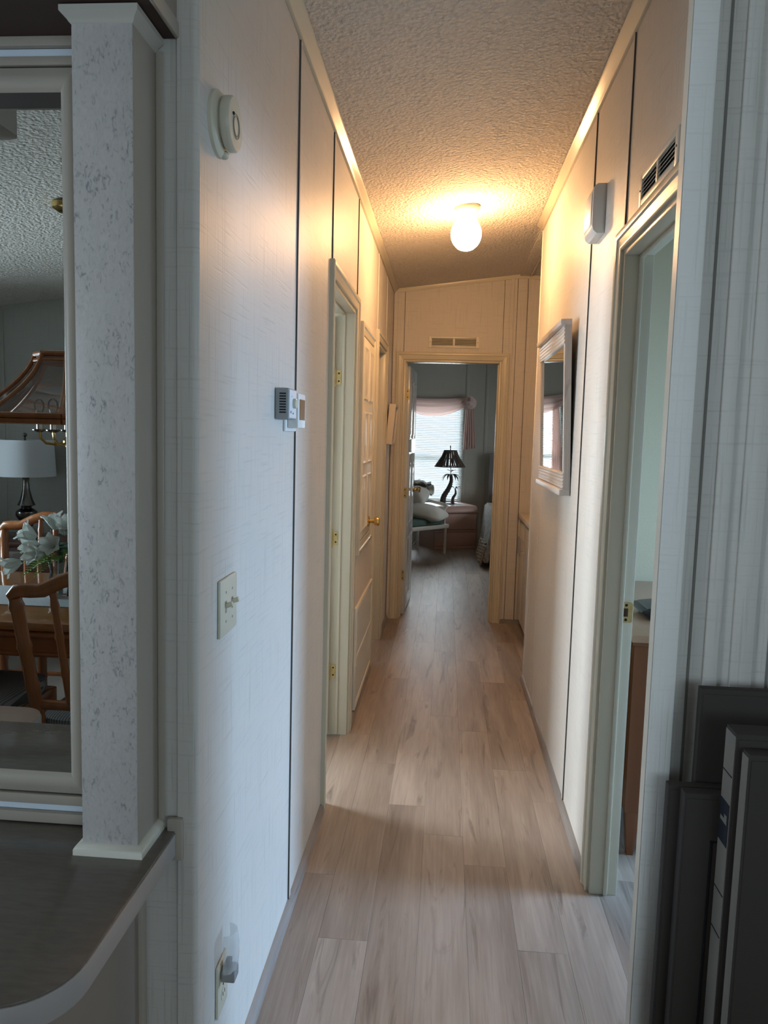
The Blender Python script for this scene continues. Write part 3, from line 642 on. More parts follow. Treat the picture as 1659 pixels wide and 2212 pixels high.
# smoke alarm
sa = thing('smoke_alarm', 'round ivory smoke alarm high on the nearest left wall', 'smoke alarm', (XL, 1.447, 2.022))
M().lathe([(0.058, 0.0), (0.058, 0.006), (0.052, 0.012), (0.044, 0.014), (0.0, 0.014)], 40, axis='x').obj('base', PLASTIC, sa)
M().lathe([(0.040, 0.013), (0.040, 0.017), (0.046, 0.018), (0.048, 0.021), (0.048, 0.031), (0.045, 0.035), (0.0, 0.036)], 40, axis='x').obj('body', PLASTIC, sa)
for r in (0.017, 0.021):
    tm = M(); tm.tube([(0.0364, r * math.cos(a), -0.004 + r * math.sin(a)) for a in [i * 2 * PI / 32 for i in range(33)]], 0.0006, 6); tm.obj('ring_groove', mat('groove_brown', (0.25, 0.22, 0.16), 0.6), sa)
M().blob((0.036, -0.020, 0.012), (0.003, 0.003, 0.003), 10, 6).obj('indicator', BLACK, sa)
bm_ = M(); bm_.blob((0.010, 0.012, -0.050), (0.010, 0.010, 0.008), 12, 8); bm_.obj('sounder_bump', PLASTIC, sa)
# thermostat pair
tb = thing('thermostat_box', 'grey boxed thermostat with black vent slots on the left wall', 'thermostat', (XL, 1.95, 1.535))
BX(0, 0.036, 0, 0.098, -0.040, 0.040).obj('body', GREYP, tb, 0.004)
for k in range(8): BX(0.012, 0.029, -0.0006, 0.001, 0.0236 - k * 0.0068, 0.0272 - k * 0.0068).obj('slot', BLACK, tb)
BX(0.0362, 0.0375, 0.004, 0.094, -0.036, 0.036).obj('face_plate', mat('white_face_plate', (0.72, 0.73, 0.76), 0.5), tb, 0.0005)
lk = M().lathe([(0.013, 0.037), (0.013, 0.045), (0.011, 0.047), (0.0, 0.047)], 20, axis='x'); lk.xf(Matrix.Translation((0, 0.055, 0.002))); lk.obj('dial', PLASTIC, tb)
for y, z, w, h in ((0.018, -0.024, 0.010, 0.006), (0.045, -0.026, 0.014, 0.004), (0.030, 0.018, 0.004, 0.003)): BX(0.0374, 0.0378, y, y + w, z, z + h).obj('printed_mark', DKGREY, tb)
dt = thing('digital_thermostat', 'white digital thermostat with amber display beside the grey box', 'thermostat', (XL, 2.052, 1.52))
BX(0, 0.008, 0.0, 0.145, -0.056, 0.062).obj('wall_plate', WHITE, dt, 0.006)
BX(0.008, 0.038, 0.020, 0.122, -0.046, 0.048).obj('body', WHITE, dt, 0.004)
BX(0.0382, 0.0392, 0.034, 0.108, -0.024, 0.032).obj('display', LCD, dt)
# switch plate
sw = thing('light_switch', 'ivory double toggle light switch on the nearest left wall', 'light switch', (XL, 1.521, 1.108))
BX(0, 0.007, -0.060, 0.060, -0.0585, 0.0585).obj('plate', PLASTIC, sw, 0.0035)
for y in (-0.023, 0.023):
    BX(0.0070, 0.0074, y - 0.005, y + 0.005, -0.012, 0.012).obj('toggle_slot', mat('slot_tan', (0.30, 0.27, 0.20), 0.6), sw)
    tg = BX(-0.004, 0.016, y - 0.0045, y + 0.0045, -0.005, 0.005).xf(Matrix.Rotation(-0.35, 4, 'Y')).xf(Matrix.Translation((0.006, 0, 0.002))); tg.obj('toggle', PLASTIC, sw, 0.0012)
    for z in (-0.030, 0.030): M().lathe([(0.0028, 0.006), (0.0028, 0.0076)], 8, axis='x').xf(Matrix.Translation((0, y, z))).obj('screw', mat('screw_tan', (0.32, 0.29, 0.22), 0.5), sw)
# outlet and night light
ou = thing('wall_outlet', 'ivory wall outlet low on the nearest left wall', 'outlet', (XL, 1.492, 0.296))
BX(0, 0.007, -0.036, 0.036, -0.058, 0.058).obj('plate', PLASTIC, ou, 0.0035)
for z in (-0.020, 0.020):
    M().lathe([(0.015, 0.005), (0.015, 0.0082), (0.0, 0.0084)], 20, axis='x').xf(Matrix.Translation((0, 0, z))).obj('socket', PLASTIC, ou)
    for y in (-0.006, 0.006): BX(0.0082, 0.0088, y - 0.0012, y + 0.0012, z - 0.003, z + 0.005).obj('socket_slot', BLACK, ou)
M().lathe([(0.003, 0.006), (0.003, 0.0078)], 8, axis='x').obj('screw', BLACK, ou)
nl = thing('night_light', 'plug-in night light with a clear shade on the wall outlet', 'night light', (XL + 0.0092, 1.484, 0.316))
BX(0.0, 0.029, -0.017, 0.017, 0.0, 0.026).obj('body', GREYP, nl, 0.003)
BX(0.006, 0.018, -0.008, 0.008, 0.026, 0.044).obj('bulb_socket', DKGREY, nl, 0.002)
def shade_fn(u, v):
    a = PI * (u - 0.5) * 0.98; k = math.sin(PI * (0.12 + 0.74 * v)) ; r = 0.021 + 0.007 * k
    return (0.006 + r * math.cos(a) * 1.0, r * math.sin(a), 0.022 + 0.086 * v)
M().grid(shade_fn, 16, 10).obj('clear_shade', frost_mat('frosted_shade', 0.45), nl)
# far left wall picture, leaning off the wall at the top
pc = thing('picture_frame', 'small pale box frame near the far left corner', 'picture', (XL, 5.72, 1.392))
for nm, a in (('frame_stile', BX(0, 0.046, -0.15, -0.130, 0, 0.29)), ('frame_stile', BX(0, 0.046, 0.130, 0.15, 0, 0.29)), ('frame_rail', BX(0, 0.046, -0.130, 0.130, 0, 0.02)), ('frame_rail', BX(0, 0.046, -0.130, 0.130, 0.27, 0.29)), ('canvas', BX(0.004, 0.036, -0.130, 0.130, 0.02, 0.27))):
    a.obj(nm, ART if nm == 'canvas' else CAB, pc, 0.001)
pc.rotation_euler = (0, math.radians(4.5), 0)
# door chime box on the right wall
ch = thing('door_chime', 'white plastic door chime box high on the right wall', 'door chime', (XR, 2.755, 2.165))
M().prism([(0, 0), (-0.026, 0), (-0.038, 0.010), (-0.043, 0.026), (-0.043, 0.145), (-0.038, 0.158), (-0.028, 0.165), (0, 0.165)], 'y', 0, 0.155).obj('body', WHITE, ch, 0.0015)
cv = M().prism([(-0.040, 0.020), (-0.046, 0.034), (-0.0465, 0.085), (-0.046, 0.134), (-0.040, 0.150)], 'y', 0.014, 0.150); cv.obj('front_cover', WHITE, ch, 0.002)
# mirror on the right wall (leans out at the top)
mr = thing('hall_mirror', 'whitewashed wood framed mirror hanging on the right wall', 'mirror', (XR - 0.001, 3.60, 1.232))
MH, MW, ST = 0.712, 0.41, 0.030
for y0, y1 in ((-MW, -MW + ST), (MW - ST, MW)): BX(-0.028, 0, y0, y1, 0, MH).obj('frame_stile', GREYWOOD, mr, 0.0015)
def rail(prof, name): M().prism(prof, 'y', -MW + 0.0005, MW - 0.0005).obj(name, WASHED, mr, 0.0008)
def ribs(z0, z1, flip):
    p = [(-0.002, z0)]; n = 5; d = (z1 - z0) / n
    for i in range(n):
        zz = z0 + i * d; p += [(-0.0285, zz + 0.001), (-0.0325, zz + d * 0.35), (-0.0325, zz + d * 0.65), (-0.0285, zz + d * 0.94)]
    return p + [(-0.002, z1)]
rail(ribs(MH - 0.100, MH - 0.024, 0), 'top_rail'); rail(ribs(0.026, 0.094, 0), 'bottom_rail')
BX(-0.046, 0, -MW - 0.004, MW + 0.004, MH - 0.024, MH).obj('cornice', WASHED, mr, 0.005); BX(-0.046, 0, -MW - 0.004, MW + 0.004, 0.0, 0.026).obj('base_moulding', WASHED, mr, 0.005)
BX(-0.020, -0.016, -MW + ST, MW - ST, 0.094, MH - 0.100).obj('mirror_glass', MIRROR, mr)
BX(-0.012, -0.004, -MW + 0.01, MW - 0.01, 0.02, MH - 0.02).obj('backing_board', DKGREY, mr)
mr.rotation_euler = (0, math.radians(-2.1), 0)
# built-in cabinets in the recess
bc = thing('built_in_cabinet', 'cream built-in cabinet with steel bar handles beyond the mirror', 'cabinet', (0, 0, 0))
BX(0.612, 1.018, 4.625, YE - 0.012, 0.07, 0.845).obj('carcass', CAB, bc)
BX(0.66, 1.018, 4.625, YE - 0.012, 0.001, 0.07).obj('toe_kick', PLANKB, bc)
BX(0.578, 1.018, 4.622, YE - 0.010, 0.846, 0.878).obj('counter_top', CAB, bc, 0.003)
for y0, y1, hy in ((4.64, 5.17, 5.24 - 0.10), (5.18, 5.70, 5.655), (5.71, YE - 0.016, 5.775)):
    dr = BX(0.594, 0.611, y0, y1, 0.075, 0.815).obj('door', CAB, bc, 0.003)
    hd = M().tube([(0.562, hy, 0.595), (0.562, hy, 0.725)], 0.005, 10)
    for z in (0.620, 0.700): hd.tube([(0.562, hy, z), (0.595, hy, z)], 0.004, 8)
    hd.obj('bar_handle', STEEL, dr)

# ================================================================== left corner: mirror, counter, column
lm = thing('framed_wall_mirror', 'large framed mirror on the left reflecting the dining room', 'mirror', (0, YM, 0))
MX0, MX1, MZ0, MZ1 = -1.95, -0.676, 0.816, 2.034
BX(MX0, MX1, -0.006, -0.002, MZ0, MZ1).obj('mirror_glass', MIRROR, lm)
fp = [(-0.006, 0.0), (0.0, -0.010), (0.010, -0.018), (0.022, -0.018), (0.036, -0.010), (0.038, -0.001), (-0.006, -0.001)]   # (outwards, depth)
fp = [(w, d) for w, d in fp]
def mframe(name, e0, e1, m): M().loft([e0, e1]).obj(name, m, lm)
for (nm, f0, f1) in (('frame_rail', lambda w, d: (MX0 - w, d, MZ1 + w), lambda w, d: (MX1 + w, d, MZ1 + w)), ('frame_rail', lambda w, d: (MX0 - w, d, MZ0 - w), lambda w, d: (MX1 + w, d, MZ0 - w)),
                     ('frame_stile', lambda w, d: (MX0 - w, d, MZ0 - w), lambda w, d: (MX0 - w, d, MZ1 + w)), ('frame_stile', lambda w, d: (MX1 + w, d, MZ0 - w), lambda w, d: (MX1 + w, d, MZ1 + w))):
    mframe(nm, [f0(w, d) for w, d in fp], [f1(w, d) for w, d in fp], GREYTRIM)
MXA, MXB = MX0 - 0.05, -0.612
for z0, z1, d, nm, m in ((0.757, 0.776, 0.014, 'lower_bead', GREYTRIM), (0.742, 0.757, 0.006, 'lower_silver_band', BLUESHEEN), (0.7215, 0.742, 0.016, 'lower_moulding', GREYTRIM),
                         (2.073, 2.088, 0.014, 'upper_bead', GREYTRIM), (2.088, 2.103, 0.006, 'upper_silver_band', BLUESHEEN), (2.103, 2.1195, 0.016, 'upper_moulding', GREYTRIM)):
    BX(MXA, MXB, -d, -0.001, z0, z1).obj(nm, m, lm, 0.002)
# counter
CX1, CY0, CZ, CR = -0.476, 0.870, 0.720, 0.105
ct = thing('peninsula_counter', 'dark laminate counter with a rounded end at the lower left', 'counter', (0, 0, 0))
def cpoly(ins=0.0):
    return [(-1.95, YM - 0.001), (CX1 - ins, YM - 0.001)] + [(CX1 - ins - (CR - ins) + (CR - ins) * math.cos(a), CY0 + ins + (CR - ins) - (CR - ins) * math.sin(a)) for a in [i * PI / 20 for i in range(11)]] + [(-1.95, CY0 + ins)]
M().prism(cpoly(0.002), 'z', CZ - 0.004, CZ).obj('top_surface', COUNTER, ct, 0.0008)
M().prism(cpoly(), 'z', CZ - 0.045, CZ - 0.004).obj('edge_band', CEDGE, ct, 0.001)
BX(CX1 - 0.018, CX1 + 0.012, YM - 0.012, YM - 0.0005, CZ - 0.058, CZ + 0.024).obj('end_cap', GREYTRIM, ct, 0.004)
BX(-1.95, -0.545, 0.98, YM - 0.002, 0.0, CZ - 0.0455).obj('base_panel', TAUPE, ct)
BX(-0.556, -0.536, YM - 0.022, YM - 0.002, 0.0, CZ - 0.046).obj('corner_strip', GREYTRIM, ct, 0.003)
# column
co = thing('square_column', 'marble laminate square column standing on the dark counter', 'column', (-0.5625, 1.288, CZ))
CHW, CT = 0.050, 2.118 - CZ
BX(-CHW, CHW, -0.046, 0.046, 0.002, CT - 0.002).obj('shaft', GREYTRIM, co, 0.001)
BX(-CHW + 0.0005, CHW - 0.0005, -0.050, -0.0462, 0.002, CT - 0.002).obj('front_face', MARBLE, co, 0.0006)
BX(-CHW - 0.0145, -CHW, -0.05, 0.046, 0.0, CT).obj('side_strip', GREYTRIM, co) if False else None
M().prism([(CHW, 0.0445), (CHW + 0.013, 0.0455), (CHW + 0.013, 0.049), (CHW, 0.049)], 'z', 0.016, CT - 0.02).obj('wall_bead', GREYTRIM, co, 0.002)
def collar(z0, prof, name, m):
    rings = []
    for w, z in prof: rings.append([(-CHW - w, -0.050 - w, z0 + z), (CHW + w, -0.050 - w, z0 + z), (CHW + w, 0.047, z0 + z), (-CHW - w, 0.047, z0 + z)])
    M().loft(rings).obj(name, m, co)
collar(0.0, [(0.012, 0.0), (0.012, 0.010), (0.009, 0.015), (0.0, 0.019)], 'base_moulding', TRIMW)
collar(CT, [(0.0, -0.024), (0.003, -0.021), (0.005, -0.016), (0.012, -0.011), (0.0135, -0.0095), (0.0135, -0.001)], 'capital', mat('capital_cream', (0.50, 0.475, 0.42), 0.4))
# soffit above the counter
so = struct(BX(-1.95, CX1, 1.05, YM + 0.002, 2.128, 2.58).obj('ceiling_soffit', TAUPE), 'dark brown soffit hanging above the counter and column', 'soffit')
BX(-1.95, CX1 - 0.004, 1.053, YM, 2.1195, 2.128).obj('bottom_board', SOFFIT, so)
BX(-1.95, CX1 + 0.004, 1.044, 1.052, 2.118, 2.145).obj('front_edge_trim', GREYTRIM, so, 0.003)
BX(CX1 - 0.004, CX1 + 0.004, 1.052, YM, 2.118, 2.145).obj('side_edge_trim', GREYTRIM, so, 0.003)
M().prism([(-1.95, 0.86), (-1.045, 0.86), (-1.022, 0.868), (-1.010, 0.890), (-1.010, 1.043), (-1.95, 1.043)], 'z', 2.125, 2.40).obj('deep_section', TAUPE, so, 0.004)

# ================================================================== leaning boxes on the right
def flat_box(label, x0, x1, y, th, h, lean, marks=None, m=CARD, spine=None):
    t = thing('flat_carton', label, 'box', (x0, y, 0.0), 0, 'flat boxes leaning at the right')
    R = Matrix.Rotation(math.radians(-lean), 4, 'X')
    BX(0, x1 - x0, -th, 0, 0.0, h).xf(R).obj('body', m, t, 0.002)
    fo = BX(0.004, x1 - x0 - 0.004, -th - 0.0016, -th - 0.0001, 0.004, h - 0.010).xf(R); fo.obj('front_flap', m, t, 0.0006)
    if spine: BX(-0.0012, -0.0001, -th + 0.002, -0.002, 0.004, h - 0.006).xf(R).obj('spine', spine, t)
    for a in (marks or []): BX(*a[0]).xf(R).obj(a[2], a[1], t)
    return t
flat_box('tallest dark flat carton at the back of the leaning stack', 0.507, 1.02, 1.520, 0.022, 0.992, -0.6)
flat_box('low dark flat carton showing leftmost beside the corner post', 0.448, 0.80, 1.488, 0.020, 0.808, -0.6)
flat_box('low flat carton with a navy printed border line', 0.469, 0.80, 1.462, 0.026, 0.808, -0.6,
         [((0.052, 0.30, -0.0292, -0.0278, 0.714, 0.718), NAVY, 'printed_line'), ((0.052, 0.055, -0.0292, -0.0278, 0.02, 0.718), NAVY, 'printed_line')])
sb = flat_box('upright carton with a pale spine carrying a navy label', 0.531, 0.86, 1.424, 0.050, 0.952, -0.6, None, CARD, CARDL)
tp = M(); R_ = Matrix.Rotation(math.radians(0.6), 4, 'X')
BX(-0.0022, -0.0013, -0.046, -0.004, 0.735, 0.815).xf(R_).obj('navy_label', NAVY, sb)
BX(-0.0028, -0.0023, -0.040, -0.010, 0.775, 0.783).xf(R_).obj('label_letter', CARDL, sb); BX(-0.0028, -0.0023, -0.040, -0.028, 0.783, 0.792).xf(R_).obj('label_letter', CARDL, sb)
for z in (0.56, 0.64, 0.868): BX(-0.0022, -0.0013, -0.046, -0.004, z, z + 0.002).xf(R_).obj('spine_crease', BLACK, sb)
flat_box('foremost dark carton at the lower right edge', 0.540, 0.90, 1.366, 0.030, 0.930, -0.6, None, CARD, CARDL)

# ================================================================== desk room
ds = thing('dresser', 'orange brown dresser seen through the right doorway', 'dresser', (0.655, 2.628, 0))
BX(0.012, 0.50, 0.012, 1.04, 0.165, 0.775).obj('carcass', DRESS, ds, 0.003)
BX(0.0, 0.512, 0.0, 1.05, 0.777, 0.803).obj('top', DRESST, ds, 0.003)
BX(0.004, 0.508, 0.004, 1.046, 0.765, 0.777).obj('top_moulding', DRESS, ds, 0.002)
for x, y in ((0.018, 0.016), (0.44, 0.016), (0.018, 0.98), (0.44, 0.98)):
    M().loft([[(x + 0.012, y + 0.012, 0), (x + 0.036, y + 0.012, 0), (x + 0.036, y + 0.036, 0), (x + 0.012, y + 0.036, 0)], [(x, y, 0.17), (x + 0.05, y, 0.17), (x + 0.05, y + 0.05, 0.17), (x, y + 0.05, 0.17)]]).obj('leg', DRESS, ds, 0.002)
for k in range(3):
    dw = BX(0.500, 0.516, 0.03 + 0.335 * k, 0.355 + 0.335 * k, 0.20, 0.76).obj('drawer', DRESS, ds, 0.003)
    M().lathe([(0.006, 0.515), (0.006, 0.525), (0.014, 0.530), (0.012, 0.540), (0, 0.542)], 14, axis='x').xf(Matrix.Translation((0, 0.19 + 0.335 * k, 0.55))).obj('knob', BRASS, dw)
mo = thing('black_desk_phone', 'black wedge shaped phone base on the dresser top', 'phone', (0.945, 2.91, 0.803))
M().prism([(-0.17, 0.004), (0.10, 0.0), (0.10, 0.075), (-0.20, 0.038), (-0.21, 0.030)], 'y', -0.06, 0.12).obj('body', mat('black_plastic', (0.012, 0.012, 0.013), 0.4), mo, 0.004)
M().prism([(-0.185, 0.041), (0.09, 0.0755), (0.09, 0.079), (-0.18, 0.045)], 'y', -0.05, 0.11).obj('top_panel', DKGREY, mo, 0.001)
for i in range(3):
    for j in range(3): BX(-0.06 + 0.035 * i, -0.04 + 0.035 * i, -0.03 + 0.04 * j, -0.005 + 0.04 * j, 0.058 + 0.0043 * i, 0.066 + 0.0043 * i).obj('key', DKGREY, mo, 0.001)

# ================================================================== bedroom
# blind
bl = thing('window_blind', 'white horizontal slat blind over the bedroom window', 'blind', (0, YB, 0))
BX(WIN[0] - 0.02, WIN[1] + 0.02, -0.045, -0.004, WIN[3] - 0.01, WIN[3] + 0.04).obj('head_rail', WHITE, bl, 0.003)
sm = M(); z = WIN[2] + 0.03
while z < WIN[3] - 0.02:
    sm.loft([[(x, -0.034, z - 0.007), (x, -0.022, z + 0.003), (x, -0.010, z + 0.006), (x, -0.010, z + 0.0072), (x, -0.022, z + 0.0042), (x, -0.034, z - 0.0058)] for x in (WIN[0] - 0.015, WIN[1] + 0.015)]); z += 0.0235
bs = sm.obj('blind_slats', BLIND, bl); bs['kind'] = 'stuff'
BX(WIN[0] - 0.015, WIN[1] + 0.015, -0.036, -0.008, WIN[2] - 0.005, WIN[2] + 0.012).obj('bottom_rail', WHITE, bl, 0.003)
for x in (WIN[0] + 0.1, WIN[1] - 0.1): M().tube([(x, -0.037, WIN[2]), (x, -0.037, WIN[3])], 0.001, 6).obj('ladder_cord', WHITE, bl)
# swag curtain
cu = thing('swag_curtain', 'sheer pink swag curtain with rosettes over the bedroom window', 'curtain', (0, YB, 0))
RL, RR = -0.70, 0.285
def swag(u, v):
    x = RL + (RR - RL) * u; d = 4 * u * (1 - u)
    zt_ = 1.985 - 0.030 * d; hgt = 0.06 + 0.17 * d ** 0.7
    return (x, -0.075 - 0.03 * math.sin(v * PI) - 0.012 * math.cos(v * 16 + u * 2) - 0.02 * d, zt_ - hgt * v - 0.004 * math.sin(v * 20))
M().grid(swag, 30, 26).obj('swag', CURT, cu, solid=0.002)
def tail(xc, z0, z1, w0, w1):
    def f(u, v):
        w = w0 + (w1 - w0) * v
        return (xc + w * (u - 0.5) + 0.012 * v, -0.075 - 0.016 * math.cos(u * 5 * 2 * PI) * (0.6 + v), z0 + (z1 - z0) * v + 0.03 * (u - 0.5) * v)
    return M().grid(f, 40, 12)
tail(RR + 0.012, 1.90, 1.285, 0.10, 0.175).obj('tail', CURT, cu, solid=0.002); tail(RL + 0.19, 1.93, 0.75, 0.08, 0.16).obj('tail', CURT, cu, solid=0.002)
for xr in (RL, RR + 0.01):
    rs = M().blob((xr, -0.108, 1.905), (0.086, 0.055, 0.082), 24, 14, 1.0, lambda p: [c * (1 + 0.14 * math.sin(5 * math.atan2(p[2], p[0]) + 9 * p[1])) for c in p]); rs.obj('rosette', CURT, cu)
    dk = M().blob((xr, -0.150, 1.950), (0.022, 0.03, 0.026), 12, 8); dk.obj('rosette_knot', PINK, cu)
# night stand (turned)
ns = thing('nightstand', 'dusty pink two drawer nightstand under the bedroom window', 'nightstand', (-0.115, 9.79, 0), math.radians(25))
NW, ND, NH = 0.60, 0.52, 0.56
M().prism([(0, 0.0), (NW, 0.0), (NW, NH - 0.09), (0, NH - 0.09)], 'y', 0.02, ND).obj('carcass', PINK, ns, 0.003)
tprof = [(ND, NH - 0.088), (ND, NH)] + [(0.06 - 0.07 * math.sin(a), NH - 0.088 + 0.088 * math.cos(a)) for a in [i * PI / 16 for i in range(9)]]
M().prism(tprof, 'x', -0.008, NW + 0.008).obj('waterfall_top', PINK, ns, 0.004)
for z0, z1 in ((0.255, 0.455), (0.045, 0.215)): BX(0.006, NW - 0.006, -0.002, 0.020, z0, z1).obj('drawer', PINK, ns, 0.006)
BX(0.01, NW - 0.01, 0.008, 0.0195, 0.222, 0.246).obj('drawer_rail', PINK, ns); BX(0.01, NW - 0.01, 0.008, 0.0195, 0.004, 0.04).obj('plinth', PINK, ns)
gt = thing('glass_tray', 'clear glass sheet on the nightstand under the palm lamp', 'tray', (0.06, 10.16, 0.5605), math.radians(25))
BX(-0.16, 0.14, -0.14, 0.14, 0, 0.006).obj('sheet', mat('pale_glass_sheet', (0.55, 0.60, 0.62), 0.06), gt, 0.002)
# palm lamp
pl_ = thing('palm_tree_lamp', 'bronze palm tree table lamp with a dark wicker shade', 'lamp', (0.05, 10.10, 0.5690), 0)
M().blob((0.02, 0, 0.008), (0.10, 0.06, 0.010), 24, 8).obj('base', BRONZE, pl_)
def trunk(pts, r0, r1, n=26):
    P = [Vector(p) for p in pts]; out = []; rad = []
    for i in range(n + 1):
        t = i / n * (len(P) - 1); k = min(int(t), len(P) - 2); f = t - k
        p0, p1, p2, p3 = P[max(k - 1, 0)], P[k], P[k + 1], P[min(k + 2, len(P) - 1)]
        out.append(0.5 * ((2 * p1) + (p2 - p0) * f + (2 * p0 - 5 * p1 + 4 * p2 - p3) * f * f + (3 * p1 - p0 - 3 * p2 + p3) * f ** 3)); rad.append((r0 + (r1 - r0) * i / n) * (1.0 + 0.13 * (i % 2)))
    return out, rad
tp_, tr_ = trunk([(-0.075, 0, 0.01), (-0.060, 0, 0.10), (0.0, 0, 0.21), (0.028, 0, 0.30), (0.024, 0, 0.385)], 0.040, 0.017)
M().tube(tp_, tr_, 12).obj('trunk', BRONZE, pl_)
tq, tr2 = trunk([(0.055, 0, 0.01), (0.060, 0, 0.08), (0.092, 0, 0.14), (0.085, 0, 0.20)], 0.024, 0.009, 16)
M().tube(tq, tr2, 10).obj('small_trunk', BRONZE, pl_)
rnd0 = random.Random(3)
def frond(c, ang, ln, drop, w, up=0.02):
    d = Vector((math.cos(ang), math.sin(ang), 0)); s = Vector((-d.y, d.x, 0)); rows = []
    for i in range(9):
        t = i / 8; p = Vector(c) + d * ln * math.sin(t * 1.35) + Vector((0, 0, up * math.sin(t * 2.2) - drop * t * t)); ww = w * math.sin(PI * min(0.98, 0.12 + t * 0.86)) + 0.001
        rows.append([tuple(p - s * ww - Vector((0, 0, ww * 0.4))), tuple(p + Vector((0, 0, 0.003))), tuple(p + s * ww - Vector((0, 0, ww * 0.4))), tuple(p - Vector((0, 0, 0.002)))])
    return M().loft(rows)
for k in range(7): frond((0.024, 0, 0.385), k * 2 * PI / 7 + 0.15, 0.13, 0.105, 0.016, 0.03).obj('frond', BRONZE, pl_)
for k in range(5): frond((0.024, 0, 0.425), k * 2 * PI / 5 + 0.1, 0.062, -0.005, 0.006, 0.02).obj('small_frond', BRONZE, pl_)
for k in range(5): frond((0.085, 0, 0.20), k * 2 * PI / 5 + 0.05, 0.078, 0.035, 0.006, 0.045).obj('young_frond', BRONZE, pl_)
M().tube([(0.022, 0, 0.385), (0.014, 0, 0.52), (0.004, 0, 0.76)], 0.005, 8).obj('stem', BRONZE, pl_)
wk = M()
for k in range(84):
    a = k * 2 * PI / 84; j = rnd0.uniform(-0.05, 0.05)
    wk.tube([(0.006 + r * math.cos(a + j * t), r * math.sin(a + j * t), z) for t, (r, z) in enumerate(((0.078, 0.700), (0.084, 0.690), (0.112, 0.620), (0.150, 0.560), (0.196, 0.490)))], [0.003, 0.0042, 0.0052, 0.0062, 0.0062], 5)
for r, z, q in ((0.080, 0.698, 0.008), (0.198, 0.490, 0.007), (0.128, 0.595, 0.003)): wk.tube([(0.006 + r * math.cos(a), r * math.sin(a), z) for a in [i * 2 * PI / 40 for i in range(41)]], q, 6)
wk.obj('wicker_shade', WICKER, pl_)
M().lathe([(0.006, 0.70), (0.004, 0.735), (0.010, 0.745), (0.003, 0.765), (0, 0.77)], 12, (0.004, 0, 0)).obj('finial', BRONZE, pl_)
# armchair of painted bamboo
ac = thing('bamboo_armchair', 'white painted bamboo armchair with teal seat by the nightstand', 'chair', (0.022, 9.50, 0), 0)
A, B = Vector((0, 0)), Vector((-0.40, -0.47)); e1 = (B - A).normalized(); e2 = Vector((-0.76, 0.65)).normalized(); WD, DP = 0.66, 0.46
def cp_(a, b, z): v = A + e1 * a + e2 * b; return (v.x, v.y, z)
def bamboo(pts, r=0.017):
    m = M(); m.tube(pts, r, 12); P = [Vector(p) for p in pts]; L_ = (P[-1] - P[0]).length
    for k in range(1, int(L_ / 0.11) + 1):
        q = P[0].lerp(P[-1], k * 0.11 / L_) if len(P) == 2 else None
        if q is not None:
            d = (P[-1] - P[0]).normalized() * 0.006; m.tube([tuple(q - d), tuple(q), tuple(q + d)], [r, r * 1.25, r], 12)
    return m
for a, b, h in ((0, 0, 0.36), (WD, 0, 0.36), (0, DP, 0.90), (WD, DP, 0.90)):
    bamboo([cp_(a, b, 0), cp_(a, b, h)]).obj('leg', CHAIRW, ac)
for p, q in (((-0.018, -0.018), (WD + 0.018, -0.018)), ((-0.018, DP), (WD + 0.018, DP)), ((-0.018, -0.018), (-0.018, DP)), ((WD + 0.018, -0.018), (WD + 0.018, DP))):
    v0, v1 = Vector(cp_(*p, 0)), Vector(cp_(*q, 0)); d = (v1 - v0).normalized(); n = Vector((-d.y, d.x, 0)) * 0.016
    M().loft([[tuple(v - n + Vector((0, 0, z))) for z in (0.325, 0.372)] + [tuple(v + n + Vector((0, 0, z))) for z in (0.372, 0.325)] for v in (v0 - d * 0.01, v1 + d * 0.01)]).obj('seat_rail', CHAIRW, ac, 0.003)
for b in (0.0, ): 
    for a in (0, WD):
        bamboo([cp_(a, 0.02, 0.34), cp_(a, 0.02, 0.60)], 0.014).obj('arm_post', CHAIRW, ac)
        M().tube([cp_(a, -0.02, 0.585), cp_(a, 0.02, 0.61), cp_(a, DP * 0.5, 0.635), cp_(a, DP, 0.65)], 0.020, 12).obj('arm', CHAIRW, ac)
bamboo([cp_(0, DP, 0.88), cp_(WD, DP, 0.88)]).obj('top_rail', CHAIRW, ac); bamboo([cp_(0, DP, 0.55), cp_(WD, DP, 0.55)], 0.013).obj('back_rail', CHAIRW, ac)
for k in range(1, 6): M().tube([cp_(WD * k / 6, DP, 0.55), cp_(WD * k / 6, DP, 0.88)], 0.009, 8).obj('back_spindle', CHAIRW, ac)
cm_ = M(); c0 = Vector(cp_(WD / 2, DP / 2, 0.405)); cm_.blob((0, 0, 0), (WD / 2 + 0.012, DP / 2 + 0.008, 0.042), 28, 12, 0.35)
cm_.xf(Matrix.Translation(c0) @ Matrix.Rotation(math.atan2(e1.y, e1.x), 4, 'Z')); cm_.obj('seat_cushion', GREENC, ac)
def pillow(name, label, c, size, rot, m, cat='pillow'):
    def f(p): 
        k = (1 - abs(p[0]) ** 3) * (1 - abs(p[1]) ** 3); return [p[0] * (1.02 + 0.05 * abs(p[1])), p[1] * (1.02 + 0.05 * abs(p[0])), p[2] * (0.25 + 0.75 * max(0, k)) + 0.05 * math.sin(6 * p[0]) * math.sin(5 * p[1])]
    o = M().blob((0, 0, 0), size, 36, 20, 0.55, f).obj(name, m, loc=c); o.rotation_euler = rot
    return tag(o, label, cat)
pillow('pillow', 'plump off-white pillow lying on the armchair seat', (-0.235, 9.42, 0.52), (0.27, 0.18, 0.095), (0.12, 0.20, math.radians(-22)), PILLOW)
pillow('cushion', 'smaller round white cushion behind the plump pillow', (-0.36, 9.58, 0.70), (0.16, 0.12, 0.13), (0.6, 0, math.radians(-30)), PILLOW, 'cushion')
